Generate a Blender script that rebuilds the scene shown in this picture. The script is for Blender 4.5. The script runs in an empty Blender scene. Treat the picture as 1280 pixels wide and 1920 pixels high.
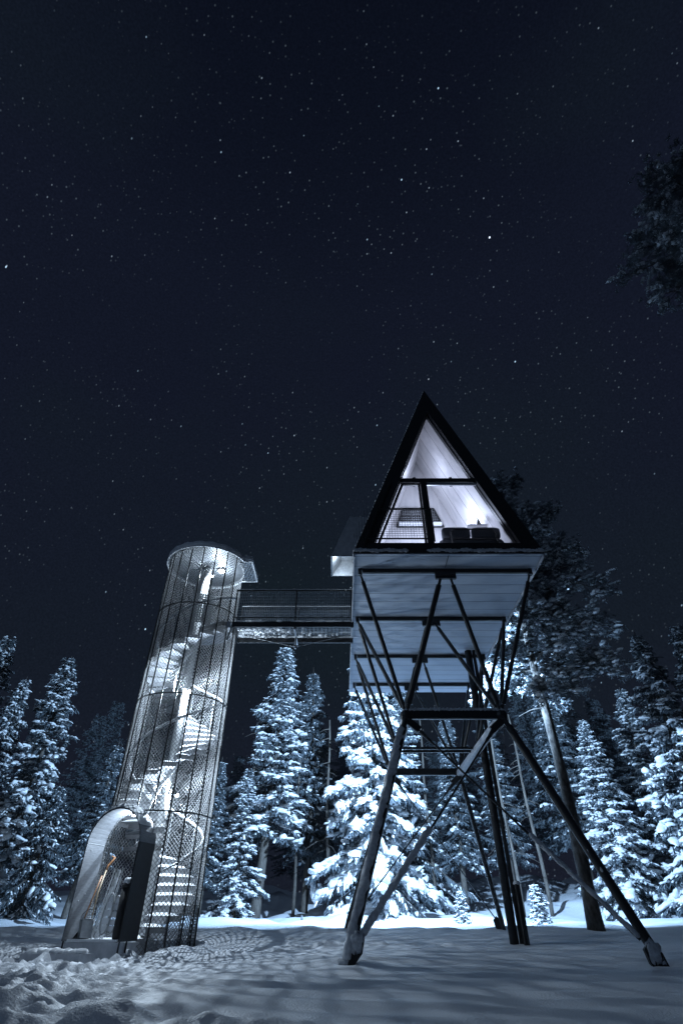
import bpy, math, random
import numpy as np
from mathutils import Vector, Matrix

R = math.radians
scene = bpy.context.scene
col = scene.collection
random.seed(7)
rng = np.random.default_rng(7)

# ------------------------------------------------------------------ camera
F = 967.0                      # focal length in photo pixels (1280x1920)
PITCH = R(38.3)
CP, SP = math.cos(PITCH), math.sin(PITCH)
cam = bpy.data.cameras.new('camera')
cam_ob = bpy.data.objects.new('camera', cam)
col.objects.link(cam_ob)
cam.sensor_fit = 'VERTICAL'
cam.sensor_height = 36.0
cam.lens = 36.0 * F / 1920.0
cam.clip_start = 0.05
cam.clip_end = 3000
cam_ob.location = (0, 0, 0)    # eye level is z = 0, the snow lies below it
cam_ob.rotation_euler = (R(90) + PITCH, 0, 0)
scene.camera = cam_ob


def at(px, py, d):
    """world point seen at photo pixel (px, py) on the vertical plane y = d"""
    u = (px - 640) / F
    v = (960 - py) / F
    Y = CP - v * SP
    return Vector((u / Y * d, d, (SP + v * CP) / Y * d))


# ------------------------------------------------------------------ night sky
world = bpy.data.worlds.new('World')
scene.world = world
world.use_nodes = True
nt = world.node_tree
nt.nodes.clear()
N, L = nt.nodes, nt.links


def nd(t, **kw):
    n = N.new(t)
    for k, v in kw.items():
        setattr(n, k, v)
    return n


tc = nd('ShaderNodeTexCoord')
out = nd('ShaderNodeOutputWorld')
bg = nd('ShaderNodeBackground')
sep = nd('ShaderNodeSeparateXYZ')
L.new(tc.outputs['Generated'], sep.inputs[0])
ramp = nd('ShaderNodeValToRGB')
L.new(sep.outputs['Z'], ramp.inputs[0])
cr = ramp.color_ramp
cr.elements[0].position = 0.0
cr.elements[0].color = (0.0105, 0.0125, 0.0240, 1)
cr.elements[1].position = 1.0
cr.elements[1].color = (0.0034, 0.0052, 0.0118, 1)
e = cr.elements.new(0.45); e.color = (0.0076, 0.0104, 0.0220, 1)
e = cr.elements.new(0.86); e.color = (0.0064, 0.0090, 0.0195, 1)
# faint green airglow veil
no = nd('ShaderNodeTexNoise'); no.inputs['Scale'].default_value = 1.6; no.inputs['Detail'].default_value = 2
L.new(tc.outputs['Generated'], no.inputs['Vector'])
mr = nd('ShaderNodeMapRange'); mr.inputs[1].default_value = 0.42; mr.inputs[2].default_value = 0.72
mr.inputs[3].default_value = 0.0; mr.inputs[4].default_value = 1.0
L.new(no.outputs['Fac'], mr.inputs[0])
mixg = nd('ShaderNodeMix', data_type='RGBA', blend_type='MIX')
L.new(mr.outputs[0], mixg.inputs['Factor'])
L.new(ramp.outputs[0], mixg.inputs['A'])
mixg.inputs['B'].default_value = (0.0075, 0.0128, 0.0195, 1)
grain = nd('ShaderNodeTexNoise'); grain.inputs['Scale'].default_value = 330; grain.inputs['Detail'].default_value = 1
L.new(tc.outputs['Generated'], grain.inputs['Vector'])
gm = nd('ShaderNodeMapRange'); gm.inputs[1].default_value = 0.3; gm.inputs[2].default_value = 0.7
gm.inputs[3].default_value = 0.88; gm.inputs[4].default_value = 1.14
L.new(grain.outputs['Fac'], gm.inputs[0])
gmul = nd('ShaderNodeVectorMath', operation='SCALE')
L.new(mixg.outputs['Result'], gmul.inputs[0]); L.new(gm.outputs[0], gmul.inputs['Scale'])
acc = gmul.outputs[0]
# star trails: the long axis of every star lies along one direction of the sky
axis = (Vector((1, 0, 0)) * 0.36 + Vector((0, -SP, CP)) * 0.93).normalized()
q = axis.to_track_quat('Z', 'Y').inverted().to_euler()


cn = nd('ShaderNodeTexNoise'); cn.inputs['Scale'].default_value = 4.5; cn.inputs['Detail'].default_value = 3
L.new(tc.outputs['Generated'], cn.inputs['Vector'])
cluster = nd('ShaderNodeMapRange'); cluster.inputs[1].default_value = .36; cluster.inputs[2].default_value = .66
cluster.inputs[3].default_value = .12; cluster.inputs[4].default_value = 1.5
L.new(cn.outputs['Fac'], cluster.inputs[0])


def stars(scale, size, power, gain, tint, offset, stretch=0.55):
    global acc
    mp = nd('ShaderNodeVectorRotate', rotation_type='EULER_XYZ')
    mp.inputs['Rotation'].default_value = q
    L.new(tc.outputs['Generated'], mp.inputs['Vector'])
    sc = nd('ShaderNodeVectorMath', operation='MULTIPLY')
    sc.inputs[1].default_value = (scale, scale, scale * stretch)
    L.new(mp.outputs[0], sc.inputs[0])
    ad = nd('ShaderNodeVectorMath', operation='ADD'); ad.inputs[1].default_value = offset
    L.new(sc.outputs[0], ad.inputs[0])
    vo = nd('ShaderNodeTexVoronoi', feature='F1'); vo.inputs['Scale'].default_value = 1.0
    L.new(ad.outputs[0], vo.inputs['Vector'])
    m = nd('ShaderNodeMapRange', interpolation_type='SMOOTHSTEP')
    m.inputs[1].default_value = size; m.inputs[2].default_value = size * 0.25
    m.inputs[3].default_value = 0; m.inputs[4].default_value = 1
    L.new(vo.outputs['Distance'], m.inputs[0])
    sx = nd('ShaderNodeSeparateColor'); L.new(vo.outputs['Color'], sx.inputs[0])
    pw = nd('ShaderNodeMath', operation='POWER'); pw.inputs[1].default_value = power
    L.new(sx.outputs[0], pw.inputs[0])
    mu = nd('ShaderNodeMath', operation='MULTIPLY')
    L.new(pw.outputs[0], mu.inputs[0]); L.new(m.outputs[0], mu.inputs[1])
    g0 = nd('ShaderNodeMath', operation='MULTIPLY'); g0.inputs[1].default_value = gain
    L.new(mu.outputs[0], g0.inputs[0])
    g = nd('ShaderNodeMath', operation='MULTIPLY')
    L.new(g0.outputs[0], g.inputs[0]); L.new(cluster.outputs[0], g.inputs[1])
    cv = nd('ShaderNodeVectorMath', operation='SCALE'); cv.inputs[0].default_value = tint
    L.new(g.outputs[0], cv.inputs['Scale'])
    a = nd('ShaderNodeVectorMath', operation='ADD')
    L.new(acc, a.inputs[0]); L.new(cv.outputs[0], a.inputs[1])
    acc = a.outputs[0]


stars(130, 0.20, 2.0, 0.10, (0.62, 0.82, 1.0), (0.3, 0.7, 0.1), 0.7)
stars(90, 0.115, 5.0, 0.50, (0.62, 0.80, 1.0), (3.3, 1.7, 9.1))
stars(50, 0.070, 8.0, 1.5, (0.50, 0.75, 1.0), (1.3, 5.7, 2.1))
stars(21, 0.031, 7.0, 3.4, (0.70, 0.82, 1.0), (7.3, 2.2, 4.4))
L.new(acc, bg.inputs['Color'])
bg.inputs['Strength'].default_value = 0.92
L.new(bg.outputs[0], out.inputs[0])

# ------------------------------------------------------------------ added night fill
sun = bpy.data.lights.new('night_fill', 'SUN')
sun.energy = 0.12
sun.angle = R(7)
sun.color = (0.42, 0.66, 1.0)
sun_ob = bpy.data.objects.new('night_fill', sun)
col.objects.link(sun_ob)
sun_ob.rotation_euler = (R(48), R(-14), R(-24))   # added fill for snow and underside, high, behind the photographer; no moon seen

# ------------------------------------------------------------------ exposure
scene.view_settings.view_transform = 'Standard'
scene.view_settings.look = 'None'
scene.view_settings.gamma = 1
scene.view_settings.exposure = 0
scene.view_settings.use_curve_mapping = False
scene.render.engine = 'CYCLES'
try:
    scene.cycles.use_denoising = True
    scene.cycles.denoiser = 'OPENIMAGEDENOISE'
    scene.cycles.denoising_input_passes = 'RGB_ALBEDO_NORMAL'
except Exception:
    pass
try:
    scene.cycles.denoising_prefilter = 'NONE'
except Exception:
    pass
scene.cycles.use_adaptive_sampling = False
scene.cycles.max_bounces = 5
scene.cycles.diffuse_bounces = 3
scene.cycles.transparent_max_bounces = 12
scene.cycles.sample_clamp_indirect = 2.0
scene.cycles.caustics_reflective = False
scene.cycles.caustics_refractive = False


# ------------------------------------------------------------------ materials
def mat(name, base, rough=0.6, metal=0.0, var=None, scale=8.0, bump=0.0, bscale=40.0,
        coords='Object', spec=0.5, stretch=(1, 1, 1), emit=None, estr=0.0, detail=5):
    m = bpy.data.materials.new(name)
    m.use_nodes = True
    t = m.node_tree
    b = t.nodes['Principled BSDF']
    b.inputs['Roughness'].default_value = rough
    b.inputs['Metallic'].default_value = metal
    b.inputs['Specular IOR Level'].default_value = spec
    b.inputs['Base Color'].default_value = (*base, 1)
    tcn = t.nodes.new('ShaderNodeTexCoord')
    mpn = t.nodes.new('ShaderNodeMapping')
    mpn.inputs['Scale'].default_value = stretch
    t.links.new(tcn.outputs[coords], mpn.inputs[0])
    if var is not None:
        n = t.nodes.new('ShaderNodeTexNoise')
        n.inputs['Scale'].default_value = scale
        n.inputs['Detail'].default_value = detail
        t.links.new(mpn.outputs[0], n.inputs['Vector'])
        r = t.nodes.new('ShaderNodeValToRGB')
        r.color_ramp.elements[0].position = 0.32
        r.color_ramp.elements[1].position = 0.68
        r.color_ramp.elements[0].color = (*base, 1)
        r.color_ramp.elements[1].color = (*var, 1)
        t.links.new(n.outputs['Fac'], r.inputs[0])
        t.links.new(r.outputs[0], b.inputs['Base Color'])
    if bump:
        n2 = t.nodes.new('ShaderNodeTexNoise')
        n2.inputs['Scale'].default_value = bscale
        n2.inputs['Detail'].default_value = 4
        t.links.new(mpn.outputs[0], n2.inputs['Vector'])
        bp = t.nodes.new('ShaderNodeBump')
        bp.inputs['Strength'].default_value = bump
        bp.inputs['Distance'].default_value = 0.02
        t.links.new(n2.outputs['Fac'], bp.inputs['Height'])
        t.links.new(bp.outputs[0], b.inputs['Normal'])
    if emit:
        b.inputs['Emission Color'].default_value = (*emit, 1)
        b.inputs['Emission Strength'].default_value = estr
    return m


M = {}
M['snow'] = mat('snow', (0.80, 0.82, 0.85), 0.55, var=(0.86, 0.88, 0.90), scale=3, bump=0.35, bscale=22, spec=0.3)
M['snow_ground'] = mat('ground snow', (0.74, 0.77, 0.82), 0.5, var=(0.84, 0.86, 0.9), scale=1.2, bump=0.8, bscale=38, spec=0.35)
M['rime'] = mat('wind packed snow', (0.66, 0.69, 0.73), 0.7, var=(0.42, 0.44, 0.48), scale=14, bump=0.8, bscale=30, spec=0.2)
M['black_steel'] = mat('black painted steel', (0.012, 0.013, 0.015), 0.42, 0.0, var=(0.02, 0.021, 0.024), scale=5, bump=0.1)
M['black_clad'] = mat('black standing seam metal', (0.010, 0.011, 0.014), 0.55, 0.2, var=(0.016, 0.017, 0.02), scale=9)
M['galv'] = mat('galvanised steel', (0.42, 0.44, 0.46), 0.42, 0.55, var=(0.30, 0.31, 0.33), scale=14)
M['dark_galv'] = mat('dull dark galvanised sheet', (0.13, 0.135, 0.145), 0.5, 0.3, var=(0.09, 0.095, 0.10), scale=8)
M['mesh'] = mat('galvanised expanded mesh', (0.29, 0.295, 0.305), 0.5, 0.25, var=(0.21, 0.215, 0.22), scale=10)
M['sheet'] = mat('brushed portal steel', (0.19, 0.20, 0.22), 0.5, 0.35, var=(0.13, 0.137, 0.15), scale=6, stretch=(1, 1, 14))
M['tread'] = mat('steel stair tread', (0.33, 0.34, 0.36), 0.5, 0.4, var=(0.24, 0.25, 0.27), scale=12)
M['white_steel'] = mat('pale painted column', (0.50, 0.51, 0.52), 0.5, var=(0.42, 0.43, 0.44), scale=4)
M['bark'] = mat('spruce bark', (0.060, 0.052, 0.046), 0.9, var=(0.14, 0.125, 0.11), scale=9, bump=1.0, bscale=18, stretch=(1, 1, 0.35))
M['pine_bark'] = mat('pine bark with lichen', (0.030, 0.026, 0.024), 0.9, var=(0.12, 0.11, 0.10), scale=11, bump=1.0, bscale=14, stretch=(1, 1, 0.5))
M['needles'] = mat('frosted spruce needles', (0.055, 0.070, 0.080), 0.75, var=(0.18, 0.21, 0.24), scale=2.5, spec=0.2)
M['pine_needles'] = mat('frosted pine needles', (0.075, 0.095, 0.105), 0.75, var=(0.34, 0.38, 0.42), scale=1.8, spec=0.2)
M['fabric'] = mat('grey felt upholstery', (0.20, 0.21, 0.24), 0.9, var=(0.25, 0.26, 0.29), scale=60, bump=0.3, bscale=200)
M['rubber'] = mat('black rubber', (0.016, 0.016, 0.018), 0.6, var=(0.022, 0.022, 0.024), scale=9)
M['orange'] = mat('orange and orange-lit wood', (0.58, 0.28, 0.13), 0.4, var=(0.48, 0.22, 0.10), scale=12)  # orange grip, and pale wood with orange light put into its colour
M['ashwood'] = mat('pale ash wood', (0.55, 0.42, 0.28), 0.5, var=(0.44, 0.32, 0.2), scale=6, stretch=(1, 1, 0.2))
M['bulb'] = mat('lamp bulb', (0.9, 0.9, 0.9), 0.4, emit=(0.86, 0.92, 1.0), estr=30)
M['glow'] = mat('lamp shade lit', (0.9, 0.9, 0.9), 0.4, emit=(0.80, 0.84, 1.0), estr=6)
M['hood_metal'] = mat('frosted pale grey metal', (0.56, 0.58, 0.62), 0.6, 0.05, var=(0.42, 0.44, 0.48), scale=7)


def plank_mat(name, c1, c2, axis_scale, plank_w, along, bands=0.86, grain=(1, 1, 1)):
    """boards with dark joints: planks of width plank_w counted along one object axis"""
    m = bpy.data.materials.new(name)
    m.use_nodes = True
    t = m.node_tree
    b = t.nodes['Principled BSDF']
    b.inputs['Roughness'].default_value = 0.62
    b.inputs['Specular IOR Level'].default_value = 0.25
    tcn = t.nodes.new('ShaderNodeTexCoord')
    mp = t.nodes.new('ShaderNodeMapping'); mp.inputs['Scale'].default_value = grain
    t.links.new(tcn.outputs['Object'], mp.inputs[0])
    n = t.nodes.new('ShaderNodeTexNoise'); n.inputs['Scale'].default_value = axis_scale; n.inputs['Detail'].default_value = 6
    n.inputs['Distortion'].default_value = 1.2
    t.links.new(mp.outputs[0], n.inputs['Vector'])
    r = t.nodes.new('ShaderNodeValToRGB')
    r.color_ramp.elements[0].position = 0.35; r.color_ramp.elements[1].position = 0.65
    r.color_ramp.elements[0].color = (*c1, 1); r.color_ramp.elements[1].color = (*c2, 1)
    t.links.new(n.outputs['Fac'], r.inputs[0])
    s = t.nodes.new('ShaderNodeSeparateXYZ'); t.links.new(tcn.outputs['Object'], s.inputs[0])
    dv = t.nodes.new('ShaderNodeMath'); dv.operation = 'DIVIDE'; dv.inputs[1].default_value = plank_w
    t.links.new(s.outputs[along], dv.inputs[0])
    fl = t.nodes.new('ShaderNodeMath'); fl.operation = 'FLOOR'; t.links.new(dv.outputs[0], fl.inputs[0])
    wn = t.nodes.new('ShaderNodeTexWhiteNoise'); wn.noise_dimensions = '1D'
    t.links.new(fl.outputs[0], wn.inputs['W'])
    mr2 = t.nodes.new('ShaderNodeMapRange'); mr2.inputs[3].default_value = bands; mr2.inputs[4].default_value = 1.0
    t.links.new(wn.outputs['Value'], mr2.inputs[0])
    fr = t.nodes.new('ShaderNodeMath'); fr.operation = 'FRACT'; t.links.new(dv.outputs[0], fr.inputs[0])
    gt = t.nodes.new('ShaderNodeMath'); gt.operation = 'GREATER_THAN'; gt.inputs[1].default_value = 0.020 / plank_w
    t.links.new(fr.outputs[0], gt.inputs[0])
    mr3 = t.nodes.new('ShaderNodeMapRange'); mr3.inputs[3].default_value = 0.25; mr3.inputs[4].default_value = 1.0
    t.links.new(gt.outputs[0], mr3.inputs[0])
    mm = t.nodes.new('ShaderNodeMath'); mm.operation = 'MULTIPLY'
    t.links.new(mr2.outputs[0], mm.inputs[0]); t.links.new(mr3.outputs[0], mm.inputs[1])
    vs = t.nodes.new('ShaderNodeVectorMath'); vs.operation = 'SCALE'
    t.links.new(r.outputs[0], vs.inputs[0]); t.links.new(mm.outputs[0], vs.inputs['Scale'])
    t.links.new(vs.outputs[0], b.inputs['Base Color'])
    return m


M['soffit'] = plank_mat('painted underside boards', (0.38, 0.43, 0.51), (0.43, 0.48, 0.56), 3.0, 0.46, 'Y', 0.90, (1, 6, 1))
M['timber'] = plank_mat('pale timber lining', (0.50, 0.49, 0.50), (0.64, 0.62, 0.62), 2.6, 0.60, 'Y', 0.86, (1, 1, 0.16))


def glass_mat():
    m = bpy.data.materials.new('window glass')
    m.use_nodes = True
    t = m.node_tree
    t.nodes.clear()
    o = t.nodes.new('ShaderNodeOutputMaterial')
    tr = t.nodes.new('ShaderNodeBsdfTransparent'); tr.inputs[0].default_value = (0.93, 0.95, 0.97, 1)
    gl = t.nodes.new('ShaderNodeBsdfGlossy'); gl.inputs['Roughness'].default_value = 0.02
    fr = t.nodes.new('ShaderNodeFresnel'); fr.inputs[0].default_value = 1.45
    nz = t.nodes.new('ShaderNodeTexNoise'); nz.inputs['Scale'].default_value = 2.0
    ad = t.nodes.new('ShaderNodeMath'); ad.operation = 'MULTIPLY_ADD'
    ad.inputs[1].default_value = 0.01
    t.links.new(nz.outputs['Fac'], ad.inputs[0]); t.links.new(fr.outputs[0], ad.inputs[2])
    mx = t.nodes.new('ShaderNodeMixShader')
    t.links.new(ad.outputs[0], mx.inputs[0]); t.links.new(tr.outputs[0], mx.inputs[1]); t.links.new(gl.outputs[0], mx.inputs[2])
    t.links.new(mx.outputs[0], o.inputs[0])
    return m


M['glass'] = glass_mat()


# ------------------------------------------------------------------ mesh builder
class MB:
    def __init__(s):
        s.v, s.f, s.n = [], [], 0

    def add(s, verts, faces):
        base = s.n
        s.v.append(np.asarray(verts, float).reshape(-1, 3))
        s.n += len(s.v[-1])
        s.f += [tuple(i + base for i in f) for f in faces]
        return s

    def box(s, a, b):
        (x0, y0, z0), (x1, y1, z1) = a, b
        vs = [(x0, y0, z0), (x1, y0, z0), (x1, y1, z0), (x0, y1, z0), (x0, y0, z1), (x1, y0, z1), (x1, y1, z1), (x0, y1, z1)]
        return s.add(vs, [(3, 2, 1, 0), (4, 5, 6, 7), (0, 1, 5, 4), (1, 2, 6, 5), (2, 3, 7, 6), (3, 0, 4, 7)])

    def bar(s, p, q, w, h, up=(0, 0, 1), bev=0.15):
        """box-section bar with chamfered corners from p to q: w across, h along up"""
        p, q = Vector(p), Vector(q)
        d = (q - p).normalized()
        u = Vector(up) - d * d.dot(Vector(up))
        if u.length < 1e-4:
            u = Vector((1, 0, 0)) - d * d.x
        u.normalize()
        r = d.cross(u)
        c = bev * min(w, h)
        prof = [(w/2, h/2-c), (w/2-c, h/2), (-w/2+c, h/2), (-w/2, h/2-c), (-w/2, -h/2+c), (-w/2+c, -h/2), (w/2-c, -h/2), (w/2, -h/2+c)]
        vs = [o + r * a + u * b for o in (p, q) for a, b in prof]
        fs = [(i, (i+1) % 8, 8 + (i+1) % 8, 8 + i) for i in range(8)] + [tuple(range(7, -1, -1)), tuple(range(8, 16))]
        return s.add([tuple(v) for v in vs], fs)

    def tube(s, pts, radii, n=10, cap=True):
        pts = [Vector(p) for p in pts]
        if not hasattr(radii, '__len__'):
            radii = [radii] * len(pts)
        vs, fs = [], []
        prev = None
        for i, p in enumerate(pts):
            d = (pts[min(i+1, len(pts)-1)] - pts[max(i-1, 0)]).normalized()
            u = prev if prev is not None else (Vector((0, 0, 1)) if abs(d.z) < 0.9 else Vector((1, 0, 0)))
            u = (u - d * d.dot(u)).normalized()
            prev = u
            w = d.cross(u)
            for k in range(n):
                a = 2 * math.pi * k / n
                vs.append(tuple(p + (u * math.cos(a) + w * math.sin(a)) * radii[i]))
        m = len(pts)
        for i in range(m-1):
            for k in range(n):
                fs.append((i*n+k, i*n+(k+1) % n, (i+1)*n+(k+1) % n, (i+1)*n+k))
        if cap:
            fs.append(tuple(range(n-1, -1, -1)))
            fs.append(tuple((m-1)*n+k for k in range(n)))
        return s.add(vs, fs)

    def prism(s, poly, a, b, ax='Y'):
        """polygon in the two other axes, extruded from a to b along ax"""
        def p3(u, v, w):
            return {'Y': (u, w, v), 'X': (w, u, v), 'Z': (u, v, w)}[ax]
        n = len(poly)
        vs = [p3(u, v, a) for u, v in poly] + [p3(u, v, b) for u, v in poly]
        fs = [tuple(range(n)), tuple(range(2*n-1, n-1, -1))] + [(i, n+i, n+(i+1) % n, (i+1) % n) for i in range(n)]
        return s.add(vs, fs)

    def blob(s, c, r, seed=0, amp=0.15, rings=7, seg=10, rot=0.0):
        rg = np.random.default_rng(seed)
        vs, fs = [], []
        ph = rg.random(6) * 6.28
        for i in range(rings+1):
            t = math.pi * i / rings
            for k in range(seg):
                a = 2*math.pi*k/seg
                w = 1 + amp*(math.sin(3*a+ph[0]+t*2)+0.7*math.sin(5*a+ph[1]-t*3)+0.6*math.sin(4*t+ph[2]))
                x, y, z = math.sin(t)*math.cos(a)*w*r[0], math.sin(t)*math.sin(a)*w*r[1], math.cos(t)*r[2]*w
                vs.append((c[0]+x*math.cos(rot)-y*math.sin(rot), c[1]+x*math.sin(rot)+y*math.cos(rot), c[2]+z))
        for i in range(rings):
            for k in range(seg):
                fs.append((i*seg+k, (i+1)*seg+k, (i+1)*seg+(k+1) % seg, i*seg+(k+1) % seg))
        return s.add(vs, fs)

    def build(s, name, material, parent=None, smooth=False):
        me = bpy.data.meshes.new(name)
        v = np.concatenate(s.v) if s.v else np.zeros((0, 3))
        me.from_pydata(v.tolist(), [], s.f)
        me.materials.append(material)
        me.update()
        if smooth:
            me.shade_smooth()
        o = bpy.data.objects.new(name, me)
        col.objects.link(o)
        if parent is not None:
            o.parent = parent
            o.matrix_parent_inverse = Matrix.Translation(-Vector(parent_loc(parent)))
        return o


def parent_loc(p):
    # things are only translated; their parts are built in world coordinates (net transform: none)
    return Vector(p.location) if p.parent is None else Vector((0, 0, 0))


def fast_mesh(name, V, Fq, material, smooth=False):
    """V: n x 3 floats, Fq: m x k ints (k = 3 or 4)"""
    me = bpy.data.meshes.new(name)
    m, k = Fq.shape
    me.vertices.add(len(V)); me.vertices.foreach_set('co', V.astype(np.float32).ravel())
    me.loops.add(m*k); me.loops.foreach_set('vertex_index', Fq.astype(np.int32).ravel())
    me.polygons.add(m)
    me.polygons.foreach_set('loop_start', (np.arange(m)*k).astype(np.int32))
    me.update(calc_edges=True)
    me.materials.append(material)
    if smooth:
        me.shade_smooth()
    return me


def link_mesh(name, me, parent=None):
    o = bpy.data.objects.new(name, me)
    col.objects.link(o)
    o.parent = parent
    return o


def tag(o, label=None, cat=None, group=None, kind=None):
    if label: o['label'] = label
    if cat: o['category'] = cat
    if group: o['group'] = group
    if kind: o['kind'] = kind
    return o


def empty(name, loc=(0, 0, 0), rz=0.0):
    o = bpy.data.objects.new(name, None)
    col.objects.link(o)
    o.empty_display_size = 0.2
    o.location = loc
    o.rotation_euler = (0, 0, rz)
    return o


# ------------------------------------------------------------------ smooth value noise (vectorised)
_lat = np.random.default_rng(3).random((256, 256))


def vnoise(x, y):
    x = np.asarray(x, float); y = np.asarray(y, float)
    xi, yi = np.floor(x).astype(int), np.floor(y).astype(int)
    fx, fy = x-xi, y-yi
    fx, fy = fx*fx*(3-2*fx), fy*fy*(3-2*fy)
    a = _lat[xi % 256, yi % 256]; b = _lat[(xi+1) % 256, yi % 256]
    c = _lat[xi % 256, (yi+1) % 256]; d = _lat[(xi+1) % 256, (yi+1) % 256]
    return (a*(1-fx)*(1-fy)+b*fx*(1-fy)+c*(1-fx)*fy+d*fx*fy)*2-1


def sstep(a, b, x):
    t = np.clip((x-a)/(b-a), 0, 1)
    return t*t*(3-2*t)


TC = np.array([-4.44, 14.70])       # stair tower axis
TR = 1.19                           # its radius
PHI = R(16)                         # the portal points towards (-sin, -cos)
PA = np.array([-math.sin(PHI), -math.cos(PHI)])
PL = np.array([math.cos(PHI), -math.sin(PHI)])


_rp = random.Random(3)
PRINTS = []
for (xa, ya, xb, yb, nn) in ((-2.9, 6.2, -5.1, 12.2, 13), (-9.2, 13.6, -5.6, 12.7, 8), (-5.0, 12.4, -2.6, 13.4, 6), (-2.6, 13.4, .2, 15.8, 8), (-3.9, 8.0, -5.6, 12.0, 9), (-8, 11.5, -5.8, 12.4, 5)):
    for i in range(nn):
        t = i/(nn-1)
        PRINTS.append((xa+(xb-xa)*t+_rp.uniform(-.12, .12)+(.13 if i % 2 else -.13), ya+(yb-ya)*t+_rp.uniform(-.1, .1), _rp.uniform(-.4, .4)))


def ground(x, y):
    x = np.asarray(x, float); y = np.asarray(y, float)
    z = np.interp(y, [-60, 0, 5, 8, 11.3, 14.6, 16.3, 19, 22, 25.5, 30, 36, 46, 70, 200],
                  [-1.2, -1.0, -.84, -.74, -.64, -.53, -.45, -.30, -.20, -.05, .03, .22, .9, 2.2, 4.0])
    z = z + 0.05*vnoise(x*.35+3, y*.35) + 0.022*vnoise(x*.9+9, y*1.1+4)
    far = sstep(21, 25, y)
    z = z + sstep(17.5, 20, y)*(1-far)*(.06*vnoise(x*.9+3, y*1.3)+.03*vnoise(x*2.1, y*2.4+5))
    z = z + far*(0.20*vnoise(x*.5+20, y*.5+7)+0.07*vnoise(x*1.4, y*1.4+31))
    z = z + sstep(31, 37, y)*(0.6*vnoise(x*.23+50, y*.23)+0.35*vnoise(x*.7+11, y*.7))
    z = z + sstep(3, 12, x)*sstep(29, 34, y)*0.8
    # long soft drift under the cabin
    z = z + 0.07*np.exp(-((y-12.3-0.12*(x-1.5))/0.55)**2)*sstep(-2.5, 0, x)*(1-sstep(6, 9, x))
    # wind ripples
    z = z + 0.011*np.sin((y+0.15*x+0.25*vnoise(x*.8, y*.8))*9)*sstep(6, 8, y)*(1-far)
    # trampled snow in front and to the left of the tower
    w = (1-sstep(-3.6, -1.7, x+0.12*(y-9)))*(1-sstep(15.5, 17.5, y))*sstep(-12.5, -8.5, x)
    z = z + w*(0.085*vnoise(x*2.3, y*2.3)+0.055*vnoise(x*5.1+8, y*5.1)+0.035*vnoise(x*10.7, y*10.7+2)) - 0.03*w
    w2 = np.exp(-((x+0.4)/1.3)**2-((y-15.6)/1.1)**2) + np.exp(-((x-1.6)/1.2)**2-((y-15.9)/.4)**2)
    z = z + w2*(0.07*vnoise(x*4+3, y*4)+0.04*vnoise(x*8, y*8))
    # footprints leading to the doorway
    for fx, fy, fr in PRINTS:
        m = (np.abs(x-fx) < .5) & (np.abs(y-fy) < .5)
        if m.any():
            dx, dy = x[m]-fx, y[m]-fy
            z[m] += -.10*np.exp(-((dx*math.cos(fr)+dy*math.sin(fr))/.10)**4-((dy*math.cos(fr)-dx*math.sin(fr))/.17)**4)
            z[m] += .035*np.exp(-((np.hypot(dx/.8, dy)-.24)/.07)**2)
    # big lumps in the near left corner
    for cx, cy, rx, ry, h in ((-2.15, 6.55, .42, .30, .17), (-3.3, 6.8, .5, .3, .10), (-1.2, 6.1, .45, .25, .12), (-3.9, 7.9, .5, .35, .13), (-.45, 6.25, .35, .2, .08)):
        z = z + h*np.exp(-(np.abs((x-cx)/rx)**3)-(np.abs((y-cy)/ry)**3))*(1+.25*vnoise(x*7, y*7))
    # snow pushed up round the tower foot
    rr = np.hypot(x-TC[0], y-TC[1])
    z = z + 0.13*np.exp(-((rr-1.42)/.22)**2)*(0.75+0.6*vnoise(x*3.1, y*3.1))
    sx, sy = TC[0]+PL[0]*-.3+PA[0]*2.2, TC[1]+PL[1]*-.3+PA[1]*2.2
    z = z - .13*np.exp(-((x-sx)/.95)**4-((y-sy)/.45)**4)
    # hollow round the legs
    for cx, cy in ((.09, 11.3), (5.36, 11.2)):
        r2 = np.hypot(x-cx, y-cy)
        z = z + 0.09*np.exp(-(r2/.5)**2) - 0.12*np.exp(-(r2/.14)**2)
    return z


def gz(x, y):
    return float(ground(np.array([x]), np.array([y]))[0])


def spaced(lo, hi, step, far_lo, far_hi, growth=1.12):
    c = list(np.arange(lo, hi+1e-6, step))
    s, p = step, lo
    left = []
    while p > far_lo:
        s *= growth; p -= s; left.append(p)
    s, p = step, hi
    right = []
    while p < far_hi:
        s *= growth; p += s; right.append(p)
    return np.array(left[::-1]+c+right)


def build_ground():
    xs = spaced(-9, 8, 0.055, -400, 400, 1.10)
    ys = spaced(4.6, 17.5, 0.05, -60, 17.4, 1.15)
    s, p, extra = 0.05, 17.5, []
    while p < 600:
        s = min(s*1.05, 0.22) if p < 40 else s*1.15
        p += s; extra.append(p)
    ys = np.concatenate([ys, extra])
    ys = np.unique(ys)
    X, Y = np.meshgrid(xs, ys)
    Z = ground(X, Y)
    V = np.stack([X.ravel(), Y.ravel(), Z.ravel()], 1)
    nx, ny = len(xs), len(ys)
    i, j = np.meshgrid(np.arange(nx-1), np.arange(ny-1))
    a = (j*nx+i).ravel()
    me = fast_mesh('ground', V, np.stack([a, a+1, a+nx+1, a+nx], 1), M['snow_ground'], True)
    tag(link_mesh('ground', me), kind='structure')


build_ground()


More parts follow.
